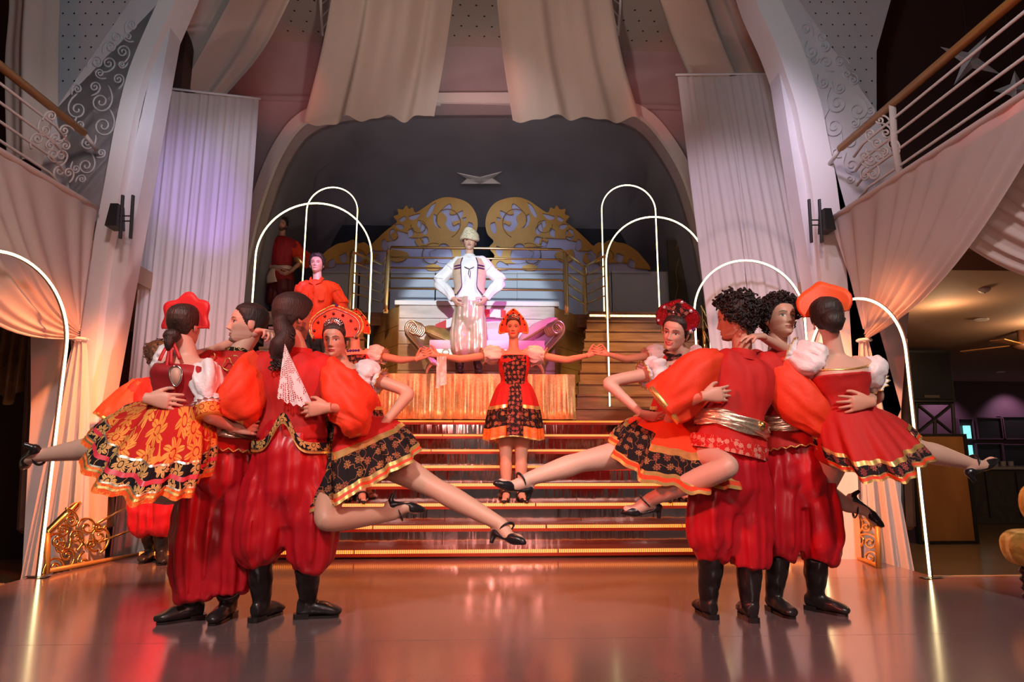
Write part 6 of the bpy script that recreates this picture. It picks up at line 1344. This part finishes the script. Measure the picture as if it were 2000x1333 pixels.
bw_ = q(917, 533, Y)+V(0, -.165, 0); MB().tube([bw_+V(-.06, .01, .03), bw_, bw_+V(.06, .01, .03)], .004, 5).build('lacing', 'black_cloth', Jm); MB().tube([bw_, bw_+V(-.01, -.01, -.06), bw_+V(.01, -.01, -.11), bw_+V(.015, -.01, -.02)], .004, 5).build('lacing', 'black_cloth', Jm)
for k in range(7):
    a0 = k*.5; z0 = .042+.015*k; r0 = .106-.007*max(0, k-2)-.003*k
    MB().tube([hd.w(r0*math.cos(a)*.95, .005+r0*1.12*math.sin(a), z0+.018*math.sin(a+a0)+.012*math.sin(2*a)) for a in np.linspace(0, 2*pi, 29)], .026, 8).build('turban_wrap', 'turban', Jm, True)
MB().ball(hd.w(0, .005, .135), (.06, .065, .03), 14, 8).build('turban_cap', 'turban', Jm, True)
p = J['pel']; trousers(Jm, p+V(0, 0, .03), XL, V(0, 1, 0), [([p+V(sg*.08, 0, -.15), p+V(sg*.105, 0, -.42), p+V(sg*.10, 0, -.62), p+V(sg*.09, 0, -.72)], [.11, .115, .105, .06]) for sg in (-1, 1)], 'satin_gold', .19, .15, 31, p+V(0, 0, -.36))
for s_ in 'RL': boots(Jm, J['an'+s_]+V(0, 0, .22), J['an'+s_], J['an'+s_]+V(.02, -.2, 0), DZ)
# K: man in the red shirt
Y = 7.58; zk = TOPZ+WR; J = stand(Y, zk, 620, 518, 550, 30, 640, ((577, 598), (600, 632), (671, 596), (646, 636)))
hd = Head(q(619, 517, Y), (.02, -1, .06), lip=(.42, .18, .16), closed=.3)
K_ = man('dark-haired man in plain red shirt and black trousers, hands on hips on the wooden steps', (J['pel'].x, Y, zk), J, hd, SKP, [dict(wrist=J['wrR'], dirv=(.6, .1, -.7), palm=(.5, .4, .3), thumb=1, curl=.3), dict(wrist=J['wrL'], dirv=(-.6, .1, -.7), palm=(-.5, .4, .3), thumb=-1, curl=.3)], tun='orange_sleeve', tk=dict(hem=(-.1, .175, .13), seed=6, infl=.012, capr=.072))
hd.hair(K_, 'hair_dark', .014, .006, .016, 40, front=.012); hd.curls(K_, 'hair_dark', 120, .014, 4, .02)
for s_ in 'RL': sleeve(K_, [J['sh'+s_]+V(0, 0, .01), J['sh'+s_].lerp(J['el'+s_], .55), J['el'+s_], J['el'+s_].lerp(J['wr'+s_], .5), J['wr'+s_]], [.072, .076, .075, .062, .045], 'orange_sleeve', None, 3, .006)
nk = J['neck']
for sg in (-1, 1):
    MB().prism([nk+V(sg*.012, -.125, -.075), nk+V(sg*.07, -.105, -.045), nk+V(sg*.085, -.03, .03), nk+V(sg*.06, -.06, .04)], (0, -.5, .1), .02).build('shirt_collar', 'orange_sleeve', K_)
    MB().prism([nk+V(sg*.06, -.142, -.16), nk+V(sg*.13, -.132, -.16), nk+V(sg*.13, -.14, -.26), nk+V(sg*.095, -.142, -.275), nk+V(sg*.06, -.146, -.26)], (0, -1, 0), .006).build('breast_pocket', 'orange_sleeve', K_)
for i in range(5): MB().ball(nk+V(0, -.148, -.1-.075*i), .006, 6, 5).build('button', 'gem_dark', K_, True)
p = J['pel']; trousers(K_, p+V(0, 0, .02), XL, V(0, 1, 0), [([p+V(sg*.08, 0, -.15), p+V(sg*.10, 0, -.45), p+V(sg*.11, 0, -.82)], [.10, .085, .07]) for sg in (-1, 1)], 'black_cloth', .175, .135, 41)
for s_ in 'RL': boots(K_, J['an'+s_]+V(0, 0, .1), J['an'+s_], J['an'+s_]+V(.02, -.2, 0), zk)
# L: bearded man on the landing
Y = 10.5; J = stand(Y, LANDZ, 551, 438, 466, 24, 535, ((510, 512), (541, 527), (592, 508), (566, 532)))
hd = Head(q(551, 440, Y), (.05, -1, -.03), beard=.95, stache=.9)
L_m = man('bearded man in wine-red tunic standing in shadow on the landing under the arches', (J['pel'].x, Y, LANDZ), J, hd, SKM, [dict(wrist=J['wrR'], dirv=(.7, -.1, -.5), palm=(.5, .4, .3), thumb=1, curl=.3), dict(wrist=J['wrL'], dirv=(-.7, -.1, -.3), palm=(-.5, .4, .3), thumb=-1, curl=.3)], tun='velvet_dark', tk=dict(hem=(-.22, .2, .155), seed=8, collar='velvet_dark'))
hd.hair(L_m, 'hair_black', .014, .006, .012, 40); hd.curls(L_m, 'hair_black', 90, .016, 6, .02)
for s_, e in (('R', (524, 518)), ('L', (584, 515))): sleeve(L_m, [J['sh'+s_]+V(0, 0, .01), J['sh'+s_].lerp(J['el'+s_], .55), J['el'+s_], q(*e, Y-.05)], [.085, .12, .135, .12], 'orange_sleeve' if s_ == 'L' else 'velvet', 'gold_trim', 4, .01)
sash(L_m, J, .12, .19, .146, .07, 'satin_gold'); MB().tube([J['pel']+V(-.1, -.15, .05), J['pel']+V(-.12, -.17, -.08), J['pel']+V(-.1, -.17, -.2)], [(.012, .03), (.012, .07), (.012, .09)], 10, 8).build('sash_tail', 'satin_gold', L_m, True)
p = J['pel']; trousers(L_m, p+V(0, 0, -.05), XL, V(0, 1, 0), [([p+V(sg*.08, 0, -.15), p+V(sg*.11, 0, -.42), p+V(sg*.10, 0, -.52)], [.12, .13, .08]) for sg in (-1, 1)], 'satin_wine', .19, .15, 51, p+V(0, 0, -.4))
for s_ in 'RL': boots(L_m, J['an'+s_]+V(0, 0, .3), J['an'+s_], J['an'+s_]+V(.02, -.2, 0), LANDZ)
# lace handkerchief held over the ponytailed man's shoulder
g_ = []
top = q(556, 672, 3.25)
for k in range(22):
    v = k/21; row = []
    for i in range(26):
        u = i/25; bx_, by_ = lerp(541, 610, u), lerp(776, 790, u)+9*math.sin(u*pi)+2.5*math.sin(u*30)
        b_ = q(bx_, by_, 3.27+.012*math.sin(u*16)); row.append(tuple(top.lerp(b_, v)+V(0, -.01*math.sin(u*14)*v, 0)))
    g_.append(row)
tag(MB().grid(g_).build('lace_handkerchief', 'lace', None, True), 'white lace handkerchief hanging down the back of the ponytailed dancer', 'handkerchief')
